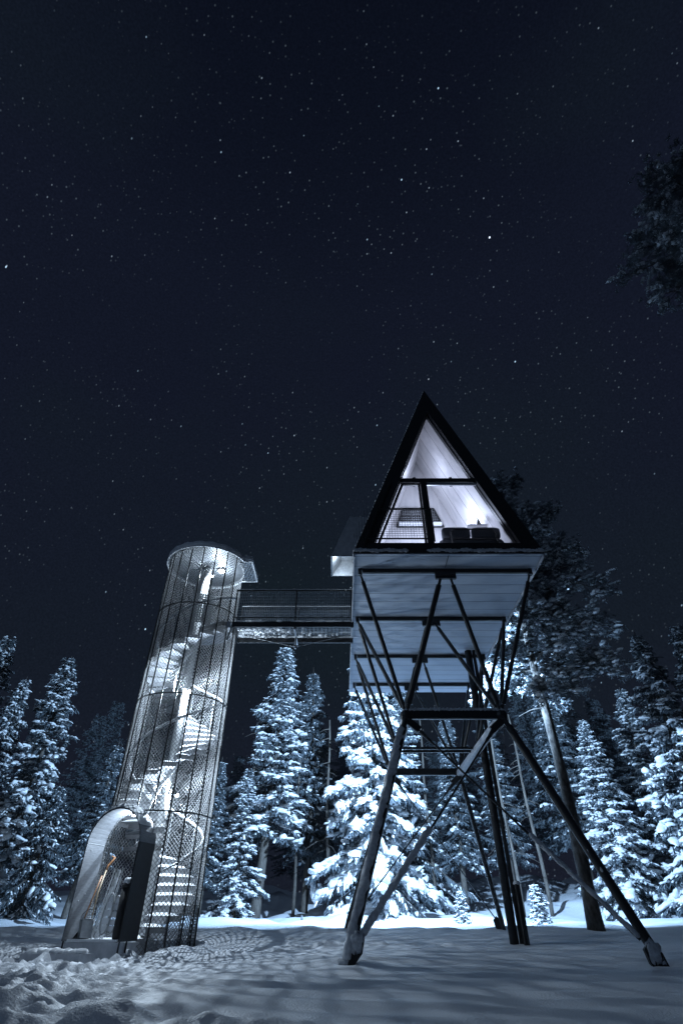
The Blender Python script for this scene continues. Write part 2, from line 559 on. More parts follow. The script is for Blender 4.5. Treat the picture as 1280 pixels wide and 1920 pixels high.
# ------------------------------------------------------------------ spruces
def tri_strips(P, D, W, Ln, taper=0.35, bend=0.0):
    """needle twigs: quads starting at P, along D for Ln, half-width W (vectors)"""
    n = len(P)
    mid = P + D*(Ln*0.55)[:, None]
    tip = P + D*Ln[:, None] + np.array([0, 0, -1.0])*(bend*Ln)[:, None]
    V = np.concatenate([P-W*0.55, P+W*0.55, mid+W, mid-W, tip+W*taper, tip-W*taper])
    k = np.arange(n)
    Fq = np.concatenate([np.stack([k, k+n, k+2*n, k+3*n], 1), np.stack([k+3*n, k+2*n, k+4*n, k+5*n], 1)])
    return V, Fq


def unit(a):
    return a/np.maximum(np.linalg.norm(a, axis=1, keepdims=True), 1e-9)


def clump_mesh(C, A, S, rg, rings=5, seg=8):
    """snow clumps at C, long axis A, sizes S (n x 3: long, wide, high)"""
    n = len(C)
    T = []
    for i in range(rings+1):
        t = math.pi*i/rings
        for k in range(seg):
            a = 2*math.pi*(k+0.5*(i % 2))/seg
            T.append((math.cos(t), math.sin(t)*math.cos(a), math.sin(t)*math.sin(a)))
    T = np.array(T); m = len(T)
    up = np.array([0, 0, 1.0])
    A = unit(A)
    B = unit(np.cross(np.tile(up, (n, 1)), A) + 1e-6)
    U = np.cross(A, B)
    ph = rg.random((n, 4))*6.28
    tt = np.arccos(np.clip(T[:, 0], -1, 1))[None]; aa = np.arctan2(T[:, 2], T[:, 1])[None]
    W = 1+.17*np.sin(tt*3.1+ph[:, :1])+.13*np.sin(2*aa+ph[:, 1:2]+tt)+.10*np.sin(3*aa+ph[:, 2:3]-2*tt)+.07*np.sin(tt*7+ph[:, 3:4])
    Z = T[None, :, 2]*S[:, 2:3]
    Z = np.where(Z < 0, Z*0.45, Z)
    V = C[:, None]+A[:, None]*(T[None, :, 0]*S[:, 0:1]*W)[..., None]+B[:, None]*(T[None, :, 1]*S[:, 1:2]*W)[..., None]+U[:, None]*(Z*W)[..., None]
    fs = []
    for i in range(rings):
        for k in range(seg):
            fs.append((i*seg+k, i*seg+(k+1) % seg, (i+1)*seg+(k+1) % seg, (i+1)*seg+k))
    fs = np.array(fs)
    Fq = (fs[None]+(np.arange(n)*m)[:, None, None]).reshape(-1, 4)
    return V.reshape(-1, 3), Fq


def spruce_meshes(seed, H, Rb, clear=0.5, snow=1.0, droop=1.0, density=1.0, gappy=0.0, step=1.0):
    rg = np.random.default_rng(seed)
    mb = MB()
    bend = rg.normal(0, .012*H, 2)
    def axis_at(z):
        t = z/H
        return np.array([bend[0]*math.sin(t*3), bend[1]*math.sin(t*2.4), z])
    zs = np.linspace(-.6, H, 16)
    mb.tube([axis_at(max(z, 0))*[1, 1, 0]+[0, 0, z] for z in zs], [max(.016, .0125*H*(1-max(z, 0)/H)**.85) for z in zs], 9)
    tv, tw, tl, td = [], [], [], []
    sc, sa, ss = [], [], []
    z = clear
    while z < H-.12:
        t = z/H
        if rg.random() < gappy*(1-t):
            z += rg.uniform(.3, .8); continue
        n = int(rg.integers(3, 6))
        a0 = rg.random()*6.28
        wh = rg.uniform(.66, 1.15)
        for k in range(n):
            az = a0+k*6.28/n+rg.normal(0, .25)
            Lb = (Rb*wh*(1-t)**.80*rg.uniform(.60, 1.15)*(0.75+.25*min(1, (z-clear)/1.5+.4))*(1.35 if rg.random() < .12 else 1)+.12)
            pitch = (0.55*t-0.30)*1.0 + rg.normal(0, .09)      # up at the top, down low
            np_ = 7
            s = np.linspace(0, 1, np_)
            h = np.array([math.cos(az), math.sin(az), 0])
            horiz = s*Lb*math.cos(pitch*.6)
            sag = droop*(.30+.14*rg.random())*Lb*(1-t)**.5
            vert = s*Lb*math.sin(pitch) - sag*(s**1.6) + .16*Lb*np.maximum(0, s-.72)*(1.2)
            side = np.array([-h[1], h[0], 0])*rg.normal(0, .07)*Lb
            P = axis_at(z)+h*horiz[:, None]+np.array([0, 0, 1])*vert[:, None]+side*(s**2)[:, None]
            if Lb > .5:
                mb.tube(P, [.012+.010*Lb*(1-q_) for q_ in s], 3, False)
            # twigs
            nt_ = max(6, int(Lb/.042*density))
            st = np.sort(rg.uniform(.10, 1.0, nt_))
            idx = np.minimum((st*(np_-1)).astype(int), np_-2)
            fr = st*(np_-1)-idx
            Q = P[idx]*(1-fr)[:, None]+P[idx+1]*fr[:, None]
            T = unit(P[idx+1]-P[idx])
            sgn = np.where(rg.random(nt_) < .5, -1, 1)
            sd = np.cross(T, [0, 0, 1.0])*sgn[:, None]
            ln = (.16+.34*Lb*.55*np.sin(np.clip(st, 0, 1)*2.6+.25))*rg.uniform(.6, 1.15, nt_)
            ln = np.minimum(ln, .85)
            D = unit(T*rg.uniform(.35, .9, (nt_, 1))+sd*rg.uniform(.4, 1, (nt_, 1))+np.array([0, 0, -1])*rg.uniform(.1, .75, (nt_, 1))*droop)
            # each twig: 2 strips of needles + hanging twiglets along it
            for rep in range(2):
                Wd = unit(np.cross(D, rg.normal(size=(nt_, 3))))*rg.uniform(.018, .036, (nt_, 1))
                tv.append(Q); td.append(D); tw.append(Wd); tl.append(ln)
            for rep in range(5):
                f2 = rg.uniform(.15, 1, nt_)
                Q2 = Q+D*(ln*f2)[:, None]
                D2 = unit(D*.5+rg.normal(size=(nt_, 3))*.55+np.array([0, 0, -.75])*droop)
                l2 = rg.uniform(.07, .20, nt_)
                Wd = unit(np.cross(D2, rg.normal(size=(nt_, 3))))*rg.uniform(.013, .028, (nt_, 1))
                tv.append(Q2); td.append(D2); tw.append(Wd); tl.append(l2)
            # snow along the branch, then on twigs
            if snow > 0:
                bs = rg.random()
                if bs < .86*min(1, snow):
                    nc = max(1, int(Lb/.12*snow))
                    s2 = np.clip(rg.beta(2.2, 1.3, nc), .12, 1.0)
                    idx2 = np.minimum((s2*(np_-1)).astype(int), np_-2); f3 = s2*(np_-1)-idx2
                    C = P[idx2]*(1-f3)[:, None]+P[idx2+1]*f3[:, None]
                    wd = (.040+.090*rg.random(nc)**1.5)*(.55+.55*min(Lb, 1.8))*(1.15-.3*t)
                    C = C+rg.normal(0, .075, (nc, 3))*[1, 1, .25]+[0, 0, .02]
                    T2 = unit(P[idx2+1]-P[idx2]+rg.normal(0, .25, (nc, 3))*[1, 1, .3])
                    sc.append(C); sa.append(T2)
                    ss.append(np.stack([wd*rg.uniform(1.1, 2.1, nc), wd, wd*rg.uniform(.65, 1.0, nc)], 1))
                m = rg.random(nt_) < .50*snow
                if m.any():
                    f4 = rg.uniform(.25, .9, m.sum())
                    C = Q[m]+D[m]*(ln[m]*f4)[:, None]+[0, 0, .012]
                    wd = rg.uniform(.022, .06, m.sum())
                    sc.append(C); sa.append(D[m])
                    ss.append(np.stack([wd*rg.uniform(1.4, 3.0, m.sum()), wd, wd*.8], 1))
        z += rg.uniform(.20, .40)*step*(1.0-.45*t)*(H/12)**.3
    # leader
    top = axis_at(H)
    V, Fq = tri_strips(np.concatenate(tv), np.concatenate(td), np.concatenate(tw), np.concatenate(tl), bend=.12)
    crown = fast_mesh('crown', V, Fq, M['needles'])
    V, Fq = clump_mesh(np.concatenate(sc), np.concatenate(sa), np.concatenate(ss), rg) if sc else (None, None)
    snowm = fast_mesh('snow_load', V, Fq, M['snow'], True) if V is not None else None
    tk = bpy.data.meshes.new('trunk')
    tk.from_pydata(np.concatenate(mb.v).tolist(), [], mb.f)
    tk.materials.append(M['bark']); tk.shade_smooth()
    return dict(trunk=tk, crown=crown, snow=snowm, H=H)


def place_tree(kind, name, x, y, height, label, cat, group=None, rz=None, wide=1.0, z=None, lean=(0, 0)):
    zz = gz(x, y) - .05 if z is None else z
    o = empty(name, (x, y, zz), random.random()*6.28 if rz is None else rz)
    s = height/kind['H']
    o.scale = (s*wide, s*wide, s)
    o.rotation_euler = (lean[0], lean[1], o.rotation_euler.z)
    tag(o, label, cat, group)
    link_mesh('trunk', kind['trunk'], o)
    cr_ = link_mesh('crown', kind['crown'], o)
    if kind.get('snow'):
        link_mesh('snow', kind['snow'], cr_)
    return o


def top_tree(px, py, d, kind, label, wide=1.0, name='spruce_tree', cat='spruce tree', group='spruces at the forest edge', lean=(0, 0), rz=None):
    """a tree whose tip is seen at photo pixel (px, py) and which stands at distance d"""
    p = at(px, py, d)
    g = gz(p.x, d)
    if lean == (0, 0):
        lean = (random.gauss(0, R(1.6)), random.gauss(0, R(1.6)))
    return place_tree(kind, name, p.x, d, p.z-g+.05, label, cat, group, wide=wide, lean=lean, rz=rz)


S_heavy = spruce_meshes(11, 12, 2.3, clear=.4, snow=1.25, droop=1.15)
S_mid = spruce_meshes(12, 13, 2.0, clear=.6, snow=.9, droop=1.05, step=1.3)
S_stem = spruce_meshes(13, 13, 1.75, clear=3.4, snow=.9, droop=1.0)
S_dark = spruce_meshes(14, 14, 1.9, clear=3.0, snow=.28, droop=1.0, gappy=.1)
S_heavy2 = spruce_meshes(16, 12, 2.1, clear=.5, snow=1.1, droop=1.3, step=1.25)
S_mid2 = spruce_meshes(17, 13, 2.0, clear=.9, snow=1.0, droop=1.15, step=1.3)
S_low = spruce_meshes(18, 8, 2.3, clear=.3, snow=.35, droop=1.4)
S_small = spruce_meshes(15, 4, .8, clear=.1, snow=1.9, droop=1.1)

top_tree(684, 1165, 30.0, S_heavy, 'broad snow-laden spruce right behind the left legs of the raised cabin', 1.12)
top_tree(519, 1205, 31.0, S_stem, 'snowy spruce with bare lower stem standing between tower and cabin', 1.55)
top_tree(465, 1440, 30.2, S_mid, 'small drooping spruce at the foot of the bare-stemmed spruce', 1.5)
top_tree(586, 1250, 34.5, S_dark, 'tall dim spruce with bare trunk between the two bright spruces', 1.15)
top_tree(20, 1180, 27.5, S_mid, 'tall snowy spruce at the left edge of the clearing, highest on that side', 1.25)
top_tree(42, 1270, 26.0, S_heavy2, 'shorter snowy spruce in front of the tallest left-hand spruce', 1.1)
top_tree(133, 1225, 26.5, S_mid2, 'snow-clumped spruce with ragged tip left of the stair tower', 1.25)
top_tree(207, 1385, 27.0, S_dark, 'dark spruce half hidden behind the left side of the stair tower', 1.5)
top_tree(110, 1470, 24.5, S_low, 'low dark drooping spruce beside the tower entrance', 1.25)
top_tree(1085, 1350, 30.0, S_heavy, 'snow-draped spruce directly behind the leaning pine trunk', 1.3)
top_tree(1150, 1290, 31.0, S_mid2, 'snowy spruce standing just right of the tall pine', 1.25)
top_tree(1187, 1185, 26.5, S_heavy2, 'tall narrow spruce with heavy snow on sagging boughs right of the pine', 1.2)
top_tree(1262, 1180, 25.5, S_heavy, 'snow-laden spruce at the right edge of the forest', 1.05)
top_tree(1312, 1210, 24.5, S_heavy, 'cut-off snowy spruce at the far right edge, nearest the clearing', 1.15)
top_tree(745, 1290, 33.5, S_mid2, 'snowy spruce seen through the cabin legs, left of the service shaft', 1.35)
top_tree(830, 1330, 33.0, S_dark, 'dim spruce in the dark gap left of the service shaft', 1.3)
top_tree(905, 1320, 34.0, S_dark, 'dark spruce with scattered snow behind the service shaft', 1.3)
top_tree(1010, 1250, 33.0, S_dark, 'snow-flecked spruce behind the pine crown, right of the cabin legs', 1.5)
top_tree(410, 1420, 30.0, S_dark, 'dark spruce peeking out beside the right side of the stair tower', 1.3)
top_tree(690, 1330, 33.0, S_dark, 'dark spruce behind the broad snow-laden spruce', 1.3)
for px, py, d, lab in ((862, 1668, 25, 'knee-high snow-buried spruce sapling left of the service shaft'),
                       (998, 1655, 24.5, 'small snow-plastered spruce sapling just right of the service shaft'),
                       (415, 1712, 26.5, 'tiny snow-covered sapling poking out of the bright snow by the tower'),
                       (566, 1716, 27, 'tiny snow-capped sapling between the two bright spruces')):
    top_tree(px, py, d, S_small, lab, 1.0 if d < 24 else 1.6, 'spruce_sapling', 'sapling', 'snowy saplings in the bright snow')


# bare forest trunks behind
def stem_tree(px, py, d, h, r, label, lean=0.0):
    p = at(px, py, d)
    b = Vector((p.x, d, gz(p.x, d)))
    o = empty('bare_tree', b)
    tag(o, label, 'tree', 'thin bare trunks in the dark forest')
    mb = MB()
    mb.tube([b+Vector((lean*t_*h+.05*math.sin(t_*9), 0, t_*h-.2*(t_ == 0))) for t_ in np.linspace(0, 1, 9)], [r*(1-.6*t_) for t_ in np.linspace(0, 1, 9)], 8)
    mb.build('trunk', M['bark'], o, True)
    tw = MB()
    rg = random.Random(int(px))
    for k in range(16):
        t_ = rg.uniform(.25, .98)
        a = rg.uniform(0, 6.28)
        l_ = rg.uniform(.5, 1.5)*(1.2-t_*.6)
        p0 = b+Vector((lean*t_*h, 0, t_*h))
        dr = Vector((math.cos(a), math.sin(a), -.25))
        tw.tube([p0, p0+dr*l_*.5, p0+dr*l_+Vector((0, 0, -.15*l_))], [.022, .014, .005], 4, False)
    tw.build('branches', M['bark'], o)


stem_tree(1040, 1740, 30, 9, .10, 'thin bare trunk under the pine crown, left of the pine', -.03)
stem_tree(985, 1735, 29, 10, .09, 'thin bare trunk close to the right of the service shaft', -.02)
stem_tree(448, 1730, 32, 9, .09, 'thin dark trunk left of the bare-stemmed spruce')
stem_tree(548, 1730, 33, 9, .09, 'thin dark trunk between the bare-stemmed spruce and the dim spruce')
stem_tree(612, 1725, 31, 9, .10, 'thin dark trunk close to the left of the broad spruce')
stem_tree(820, 1735, 33, 10, .10, 'thin dark trunk seen between the cabin legs')


# the far wood, one dark mass
def far_wood():
    Vc, Fc, Vs, Fs = [], [], [], []
    nv = 0
    rg = np.random.default_rng(5)
    src = S_dark['crown']
    v = np.empty(len(src.vertices)*3, np.float32); src.vertices.foreach_get('co', v); v = v.reshape(-1, 3)
    f = np.array([p.vertices[:] for p in src.polygons])
    keep = rg.random(len(f)) < .30
    f = f[keep]
    used, inv = np.unique(f, return_inverse=True)
    v = v[used]; f = inv.reshape(-1, 4)
    ys = []
    for i in range(46):
        y = rg.uniform(36, 52)
        x = (i/45*2-1)*y*.98+rg.normal(0, .8)
        h = rg.uniform(9.5, 14.5)*(1.0 if abs(x+2) > 12 else .86)
        s = h/14
        w = s*rg.uniform(1.3, 1.9)
        a = rg.random()*6.28
        c_, s_ = math.cos(a), math.sin(a)
        q_ = np.stack([(v[:, 0]*c_-v[:, 1]*s_)*w, (v[:, 0]*s_+v[:, 1]*c_)*w, v[:, 2]*s], 1)+[x, y, gz(x, y)]
        Vc.append(q_); Fc.append(f+nv); nv += len(v)
    me = fast_mesh('forest', np.concatenate(Vc), np.concatenate(Fc), M['needles'])
    tag(link_mesh('forest', me), 'dark wood of far spruces closing off the clearing', 'forest', kind='stuff')


far_wood()


# ------------------------------------------------------------------ pines
def pine_meshes(seed, H, z0, crown_r, trunk_r, top_bias=0.0, tufts=11, side=None, snow=.3, curve=(0, 0), reach=None):
    rg = np.random.default_rng(seed)
    tr, br = MB(), MB()
    zs = np.linspace(-.5, H*.97, 22)
    def ax(z):
        t = max(z, 0)/H
        return np.array([curve[0]*t*t+.10*math.sin(t*7), curve[1]*t*t, z])
    tr.tube([ax(z) for z in zs], [trunk_r*(1.25 if z < .2 else 1)*(1-.80*max(z, 0)/H)*(1+.05*rg.normal()) for z in zs], 14)
    tv, td, tw, tl, sc, sa, ss = [], [], [], [], [], [], []
    nb = 66
    for b in range(nb):
        z = z0+(H-z0)*(b/nb)**.9
        t = (z-z0)/(H-z0)
        az = b*2.4+rg.normal(0, .4)
        if side is not None and rg.random() < .3:
            az = side+rg.normal(0, .8)
        L_ = crown_r*(math.sin(min(1, t*1.0+.30)*math.pi*.80)**.8)*rg.uniform(.55, 1.1)
        if t < .14: L_ *= .35
        h = np.array([math.cos(az), math.sin(az), 0])
        if reach is not None and h[0] < 0:
            L_ = min(L_, reach/abs(h[0]))
        if reach is not None and h[1] > 0:
            L_ = min(L_, 1.35/h[1])
        s = np.linspace(0, 1, 8)
        rise = rg.uniform(-.05, .35)+.3*t
        wig = rg.normal(0, .05, (8, 3)).cumsum(0)*L_*.5
        P = ax(z)+h*(s*L_)[:, None]+np.array([0, 0, 1])*(L_*(rise*s-.30*s**2.2))[:, None]+wig*s[:, None]
        br.tube(P, [max(.010, .028*L_**.6*(1-.8*q_)) for q_ in s], 5, False)
        if t < .05 and rg.random() < .6:
            continue
        nsub = int(9+L_*6)
        for k in range(nsub):
            f = rg.uniform(.28, 1)
            i = min(int(f*7), 6)
            p0 = P[i]+(P[i+1]-P[i])*(f*7-i)
            d = unit((P[i+1]-P[i])[None])[0]*.5+rg.normal(0, .6, 3)*[1, 1, .6]+[0, 0, .18]
            d = d/np.linalg.norm(d)
            l2 = rg.uniform(.35, 1.05)*(.5+.22*L_)
            p1 = p0+d*l2+[0, 0, -.08*l2]
            br.tube([p0, (p0+p1)/2+rg.normal(0, .04, 3), p1], [.014, .010, .005], 3, False)
            nt_ = tufts
            for m in range(nt_):
                g = rg.uniform(.3, 1.05)
                c = p0+(p1-p0)*g+rg.normal(0, .11, 3)
                n = 16
                D = unit(rg.normal(size=(n, 3))+d*.7+[0, 0, .25])
                W = unit(np.cross(D, rg.normal(size=(n, 3))))*rg.uniform(.007, .013, (n, 1))
                tv.append(np.tile(c, (n, 1))); td.append(D); tw.append(W); tl.append(rg.uniform(.10, .19, n))
                if rg.random() < snow*.5:
                    sc.append((c+[0, 0, .06])[None]); sa.append((d*[1, 1, .2])[None]+1e-3)
                    w_ = rg.uniform(.05, .12)
                    ss.append(np.array([[w_*1.5, w_, w_*.6]]))
    V, Fq = tri_strips(np.concatenate(tv), np.concatenate(td), np.concatenate(tw), np.concatenate(tl), taper=.3)
    crown = fast_mesh('crown', V, Fq, M['pine_needles'])
    V, Fq = clump_mesh(np.concatenate(sc), np.concatenate(sa), np.concatenate(ss), rg)
    snowm = fast_mesh('snow_load', V, Fq, M['snow'], True)
    def mk(mb, nm):
        me = bpy.data.meshes.new(nm); me.from_pydata(np.concatenate(mb.v).tolist(), [], mb.f)
        me.materials.append(M['pine_bark']); me.shade_smooth(); return me
    return dict(trunk=mk(tr, 'trunk'), branches=mk(br, 'branches'), crown=crown, snow=snowm, H=H)


def place_pine(k, x, y, label, rz=0, z=None):
    o = empty('pine_tree', (x, y, gz(x, y) if z is None else z), rz)
    tag(o, label, 'pine tree')
    link_mesh('trunk', k['trunk'], o); link_mesh('branches', k['branches'], o)
    c = link_mesh('crown', k['crown'], o)
    link_mesh('snow', k['snow'], c)
    return o


pine_a = pine_meshes(21, 17.3, 6.6, 3.7, .24, snow=.9, curve=(.35, .4), reach=1.9)
place_pine(pine_a, 7.95, 20.75, 'tall thick-trunked pine rising beside the right of the raised cabin')
pine_b = pine_meshes(22, 22.6, 16.6, 2.75, .26, snow=.3, side=math.pi, tufts=9)
place_pine(pine_b, 13.3, 7.6, 'dark overhanging pine crown cut off by the upper right edge')


# ------------------------------------------------------------------ lights helper
def point(name, loc, watts, color, radius=.04, parent=None):
    l_ = bpy.data.lights.new(name, 'POINT')
    l_.energy = watts; l_.color = color; l_.shadow_soft_size = radius
    o = bpy.data.objects.new(name, l_); col.objects.link(o)
    o.location = loc
    return o


COOL = (0.68, 0.84, 1.0)

# ------------------------------------------------------------------ stair tower
tower = empty('stair_tower', (TC[0], TC[1], -.55))
tag(tower, 'round mesh-clad spiral stair tower with arched steel doorway, lit from inside', 'stair tower')
ZB, ZT = -.62, 9.22
PORT_A = math.atan2(PA[1], PA[0])


def angdiff(a, b):
    return (a-b+math.pi) % (2*math.pi)-math.pi


def open_at(a, z):
    """holes in the screen: the arched doorway and the way out to the bridge"""
    da = np.abs(angdiff(a, PORT_A))
    w = TR*np.sin(np.minimum(da, 1.5))
    arch = (w < .60) & (z < 1.30+np.sqrt(np.maximum(0, .60**2-w**2)))
    br = (np.abs(angdiff(a, 0)) < R(27)) & (z > 6.98) & (z < 9.1)
    return arch | br


def tower_screen():
    NH = 78
    step = math.radians(360/NH)/2     # angular half cell
    dz = .048
    nz = int((ZT-ZB)/dz)
    Vs, Fs = [], []
    w, t_ = .0060, .006
    nv = 0
    for sgn in (1, -1):
        i = np.arange(NH)[:, None]; j = np.arange(nz)[None, :]
        a0 = i*2*step+sgn*j*step
        a1 = a0+sgn*step
        z0 = ZB+j*dz+0*i; z1 = z0+dz
        am, zm = (a0+a1)/2, (z0+z1)/2
        ok = ~open_at(am, zm)
        a0, a1, z0, z1 = a0[ok], a1[ok], z0[ok], z1[ok]
        # strip quads, offset perpendicular in the surface
        du, dv = sgn*step*TR, dz
        ln = math.hypot(du, dv)
        ou, ov = -dv/ln*w/TR, du/ln*w
        r = TR + (.003 if sgn > 0 else -.003)
        def P(a, z, rr):
            return np.stack([TC[0]+rr*np.cos(a), TC[1]+rr*np.sin(a), z], 1)
        q_ = [P(a0-ou, z0-ov, r), P(a0+ou, z0+ov, r), P(a1+ou, z1+ov, r), P(a1-ou, z1-ov, r),
              P(a0-ou, z0-ov, r-t_), P(a0+ou, z0+ov, r-t_), P(a1+ou, z1+ov, r-t_), P(a1-ou, z1-ov, r-t_)]
        n = len(a0)
        V = np.concatenate(q_)
        k = np.arange(n)+nv
        F_ = [np.stack([k, k+n, k+2*n, k+3*n], 1), np.stack([k+4*n, k+7*n, k+6*n, k+5*n], 1),
              np.stack([k+n, k+5*n, k+6*n, k+2*n], 1), np.stack([k, k+3*n, k+7*n, k+4*n], 1)]
        Vs.append(V); Fs += F_; nv += len(V)
    me = fast_mesh('mesh_screen', np.concatenate(Vs), np.concatenate(Fs), M['mesh'])
    o = link_mesh('mesh_screen', me, tower)
    o.matrix_parent_inverse = Matrix.Translation(-Vector(tower.location))


tower_screen()


def pol(a, r, z):
    return Vector((TC[0]+r*math.cos(a), TC[1]+r*math.sin(a), z))


# uprights outside the screen
NU = 20
for k in range(NU):
    a = 2*math.pi*(k+.35)/NU
    spans = [(ZB, ZT)]
    if abs(angdiff(a, PORT_A)) < R(34):
        spans = [(1.98, ZT)]
    elif abs(angdiff(a, 0)) < R(26):
        spans = [(ZB, 6.95)]
    for z0, z1 in spans:
        MB().bar(pol(a, TR+.022, z0), pol(a, TR+.022, z1), .034, .030, up=pol(a, 1, 0)-pol(a, 0, 0)).build('upright', M['black_steel'], tower)
for zr in (ZB+.05, 1.96, 4.65, 7.30):
    mb = MB()
    n = 96
    for k in range(n):
        a, b = 2*math.pi*k/n, 2*math.pi*(k+1)/n
        if zr < 1 and abs(angdiff((a+b)/2, PORT_A)) < R(33): continue
        mb.bar(pol(a, TR+.02, zr), pol(b, TR+.02, zr), .022, .030)
    mb.build('ring', M['black_steel'], tower)

# roof: round plate that runs out into a flat canopy above the bridge
def roof_outline(r, ext, half, yc):
    pts = []
    a0 = math.asin(min(1, (half+yc)/r)); a1 = math.asin(min(1, (half-yc)/r))
    for k in range(61):
        a = a0+(2*math.pi-a0-a1)*k/60
        pts.append((TC[0]+r*math.cos(a), TC[1]+r*math.sin(a)))
    pts += [(TC[0]+ext, TC[1]-half+yc), (TC[0]+ext, TC[1]+half+yc)]
    return pts


MB().prism(roof_outline(1.30, 1.50, .62, .22), ZT+.005, ZT+.05, 'Z').build('roof', M['dark_galv'], tower)
ol = roof_outline(1.32, 1.52, .64, .22)
mb = MB()
for i in range(len(ol)):
    a, b = ol[i], ol[(i+1) % len(ol)]
    mb.bar((*a, ZT+.03), (*b, ZT+.03), .035, .13)
mb.build('roof_edge', M['snow'], tower)
sb = MB()
pts = roof_outline(1.33, 1.53, .65, .22)
inner = [((p[0]-TC[0])*.86+TC[0], (p[1]-TC[1])*.86+TC[1]) for p in pts]
n = len(pts)
vs = [(p[0], p[1], ZT+.097) for p in pts]+[(p[0], p[1], ZT+.17+.02*math.sin(i*1.7)) for i, p in enumerate(pts)]+[(p[0], p[1], ZT+.24+.015*math.sin(i*2.3)) for i, p in enumerate(inner)]
fs = [(i, (i+1) % n, n+(i+1) % n, n+i) for i in range(n)]+[(n+i, n+(i+1) % n, 2*n+(i+1) % n, 2*n+i) for i in range(n)]+[tuple(range(2*n, 3*n))]
sb.add(vs, fs).build('roof_snow', M['snow'], tower, True)
mb = MB()
for k in range(8):
    x_ = TC[0]+1.13+k*.05
    mb.bar((x_, TC[1]-.38, ZT-.02), (x_, TC[1]+.82, ZT-.02), .02, .04)
mb.build('canopy_slats', M['galv'], tower)

# centre column, treads, rail
MB().tube([(TC[0], TC[1], ZB), (TC[0], TC[1], ZT)], .115, 24).build('column', M['white_steel'], tower, True)
RISE, PER = .185, 18
def tread_z(th):
    return 2.90+3.33*(th+90)/360
treads = []
th = -90-((2.90+.50)/3.33)*360
proto = None
def tread_mesh():
    a = R(10.5)
    mb = MB()
    r0, r1 = .12, 1.10
    P = [(r0, -.045), (r1, -r1*math.sin(a)), (r1, r1*math.sin(a)), (r0, .045)]
    mb.prism(P, -.012, 0, 'Z')
    mb.bar((r0, -.05, -.07), (r1, -r1*math.sin(a)+.01, -.07), .012, .14)   # front lip
    mb.bar((r1-.02, -r1*math.sin(a), -.05), (r1-.02, r1*math.sin(a), -.05), .012, .10)
    me = bpy.data.meshes.new('tread'); me.from_pydata(np.concatenate(mb.v).tolist(), [], mb.f); me.materials.append(M['tread'])
    sn = MB()
    rg = np.random.default_rng(4)
    nr, ns = 14, 6
    vs = []
    for lay in (0, 1):
        for i in range(nr):
            r = .16+(1.06-.16)*i/(nr-1)
            hw = (.045+(r1*math.sin(a)-.05)*(r-r0)/(r1-r0))*(.95 if lay == 0 else .86+.1*rg.random())
            for k in range(ns):
                s_ = k/(ns-1)*2-1
                edge = (1-abs(s_)**4)*(1-abs(i/(nr-1)*2-1)**8)
                vs.append((r, hw*s_-.012, .002 if lay == 0 else .004+(.05+.012*rg.random())*edge))
    fs = []
    for i in range(nr-1):
        for k in range(ns-1):
            q0 = i*ns+k; off = nr*ns
            fs.append((off+q0, off+q0+ns, off+q0+ns+1, off+q0+1))
            fs.append((q0, q0+1, q0+ns+1, q0+ns))
    sn.add(vs, fs)
    me2 = bpy.data.meshes.new('tread_snow'); me2.from_pydata(np.array(vs).tolist(), [], fs); me2.materials.append(M['snow']); me2.shade_smooth()
    return me, me2


tmesh, tsnow = tread_mesh()
while tread_z(th) < 7.0:
    o = link_mesh('tread', tmesh, tower)
    o.location = (0, 0, tread_z(th)-tower.location.z)
    o.rotation_euler = (0, 0, R(th))
    link_mesh('snow', tsnow, o)
    th += 20
# top landing
lp = [(TC[0]+.10, TC[1]-.12)]+[(TC[0]+1.12*math.cos(R(a)), TC[1]+1.12*math.sin(R(a))) for a in range(-32, 100, 8)]+[(TC[0]+.02, TC[1]+.12)]
MB().prism(lp, 6.98, 7.01, 'Z').build('landing', M['tread'], tower)
MB().prism([(TC[0]+(x-TC[0])*.97, TC[1]+(y-TC[1])*.97) for x, y in lp], 7.013, 7.05, 'Z').build('landing_snow', M['snow'], tower)
# perforated guard panel by the top landing
mb = MB()
for i in range(10):
    for j in range(13):
        if True:
            a0 = R(-100+i*6.2); a1 = R(-100+i*6.2+4.3)
            z0 = 6.95+j*.075
            mb.add([pol(a0, .62, z0), pol(a1, .62, z0), pol(a1, .62, z0+.075), pol(a0, .62, z0+.075)], [(0, 1, 2, 3)])
            a2 = R(-100+(i+1)*6.2)
            mb.add([pol(a1, .62, z0), pol(a2, .62, z0), pol(a2, .62, z0+.045), pol(a1, .62, z0+.045)], [(0, 1, 2, 3)])
mb.build('guard_panel', M['white_steel'], tower)
# helical hand rail and balusters
def rail_pts(z_off, r, th0, th1, stepd=6):
    return [pol(R(t_), r, tread_z(t_)+z_off) for t_ in np.arange(th0, th1, stepd)]
TH0 = -90-((2.90+.50)/3.33)*360
MB().tube(rail_pts(1.0, 1.07, TH0+30, 364), .021, 8).build('handrail', M['galv'], tower, True)
MB().tube(rail_pts(1.03, 1.07, TH0+60, 364), .024, 6).build('handrail_snow', M['snow'], tower, True)
for t_ in np.arange(TH0+30, 360, 40):
    MB().tube([pol(R(t_), 1.07, tread_z(t_)-.05), pol(R(t_), 1.07, tread_z(t_)+1.0)], .012, 6).build('baluster', M['galv'], tower)
# underside stringer follows the treads
mb = MB()
pp = rail_pts(-.14, .34, TH0+20, 350, 10)
for a, b in zip(pp[:-1], pp[1:]):
    mb.bar(a, b, .03, .12)
mb.build('stringer', M['white_steel'], tower)
# solid service panel beside the column, upper storey
MB().box((TC[0]-.36, TC[1]+.10, 6.6), (TC[0]-.12, TC[1]+.16, 9.0)).build('service_panel', M['tread'], tower)

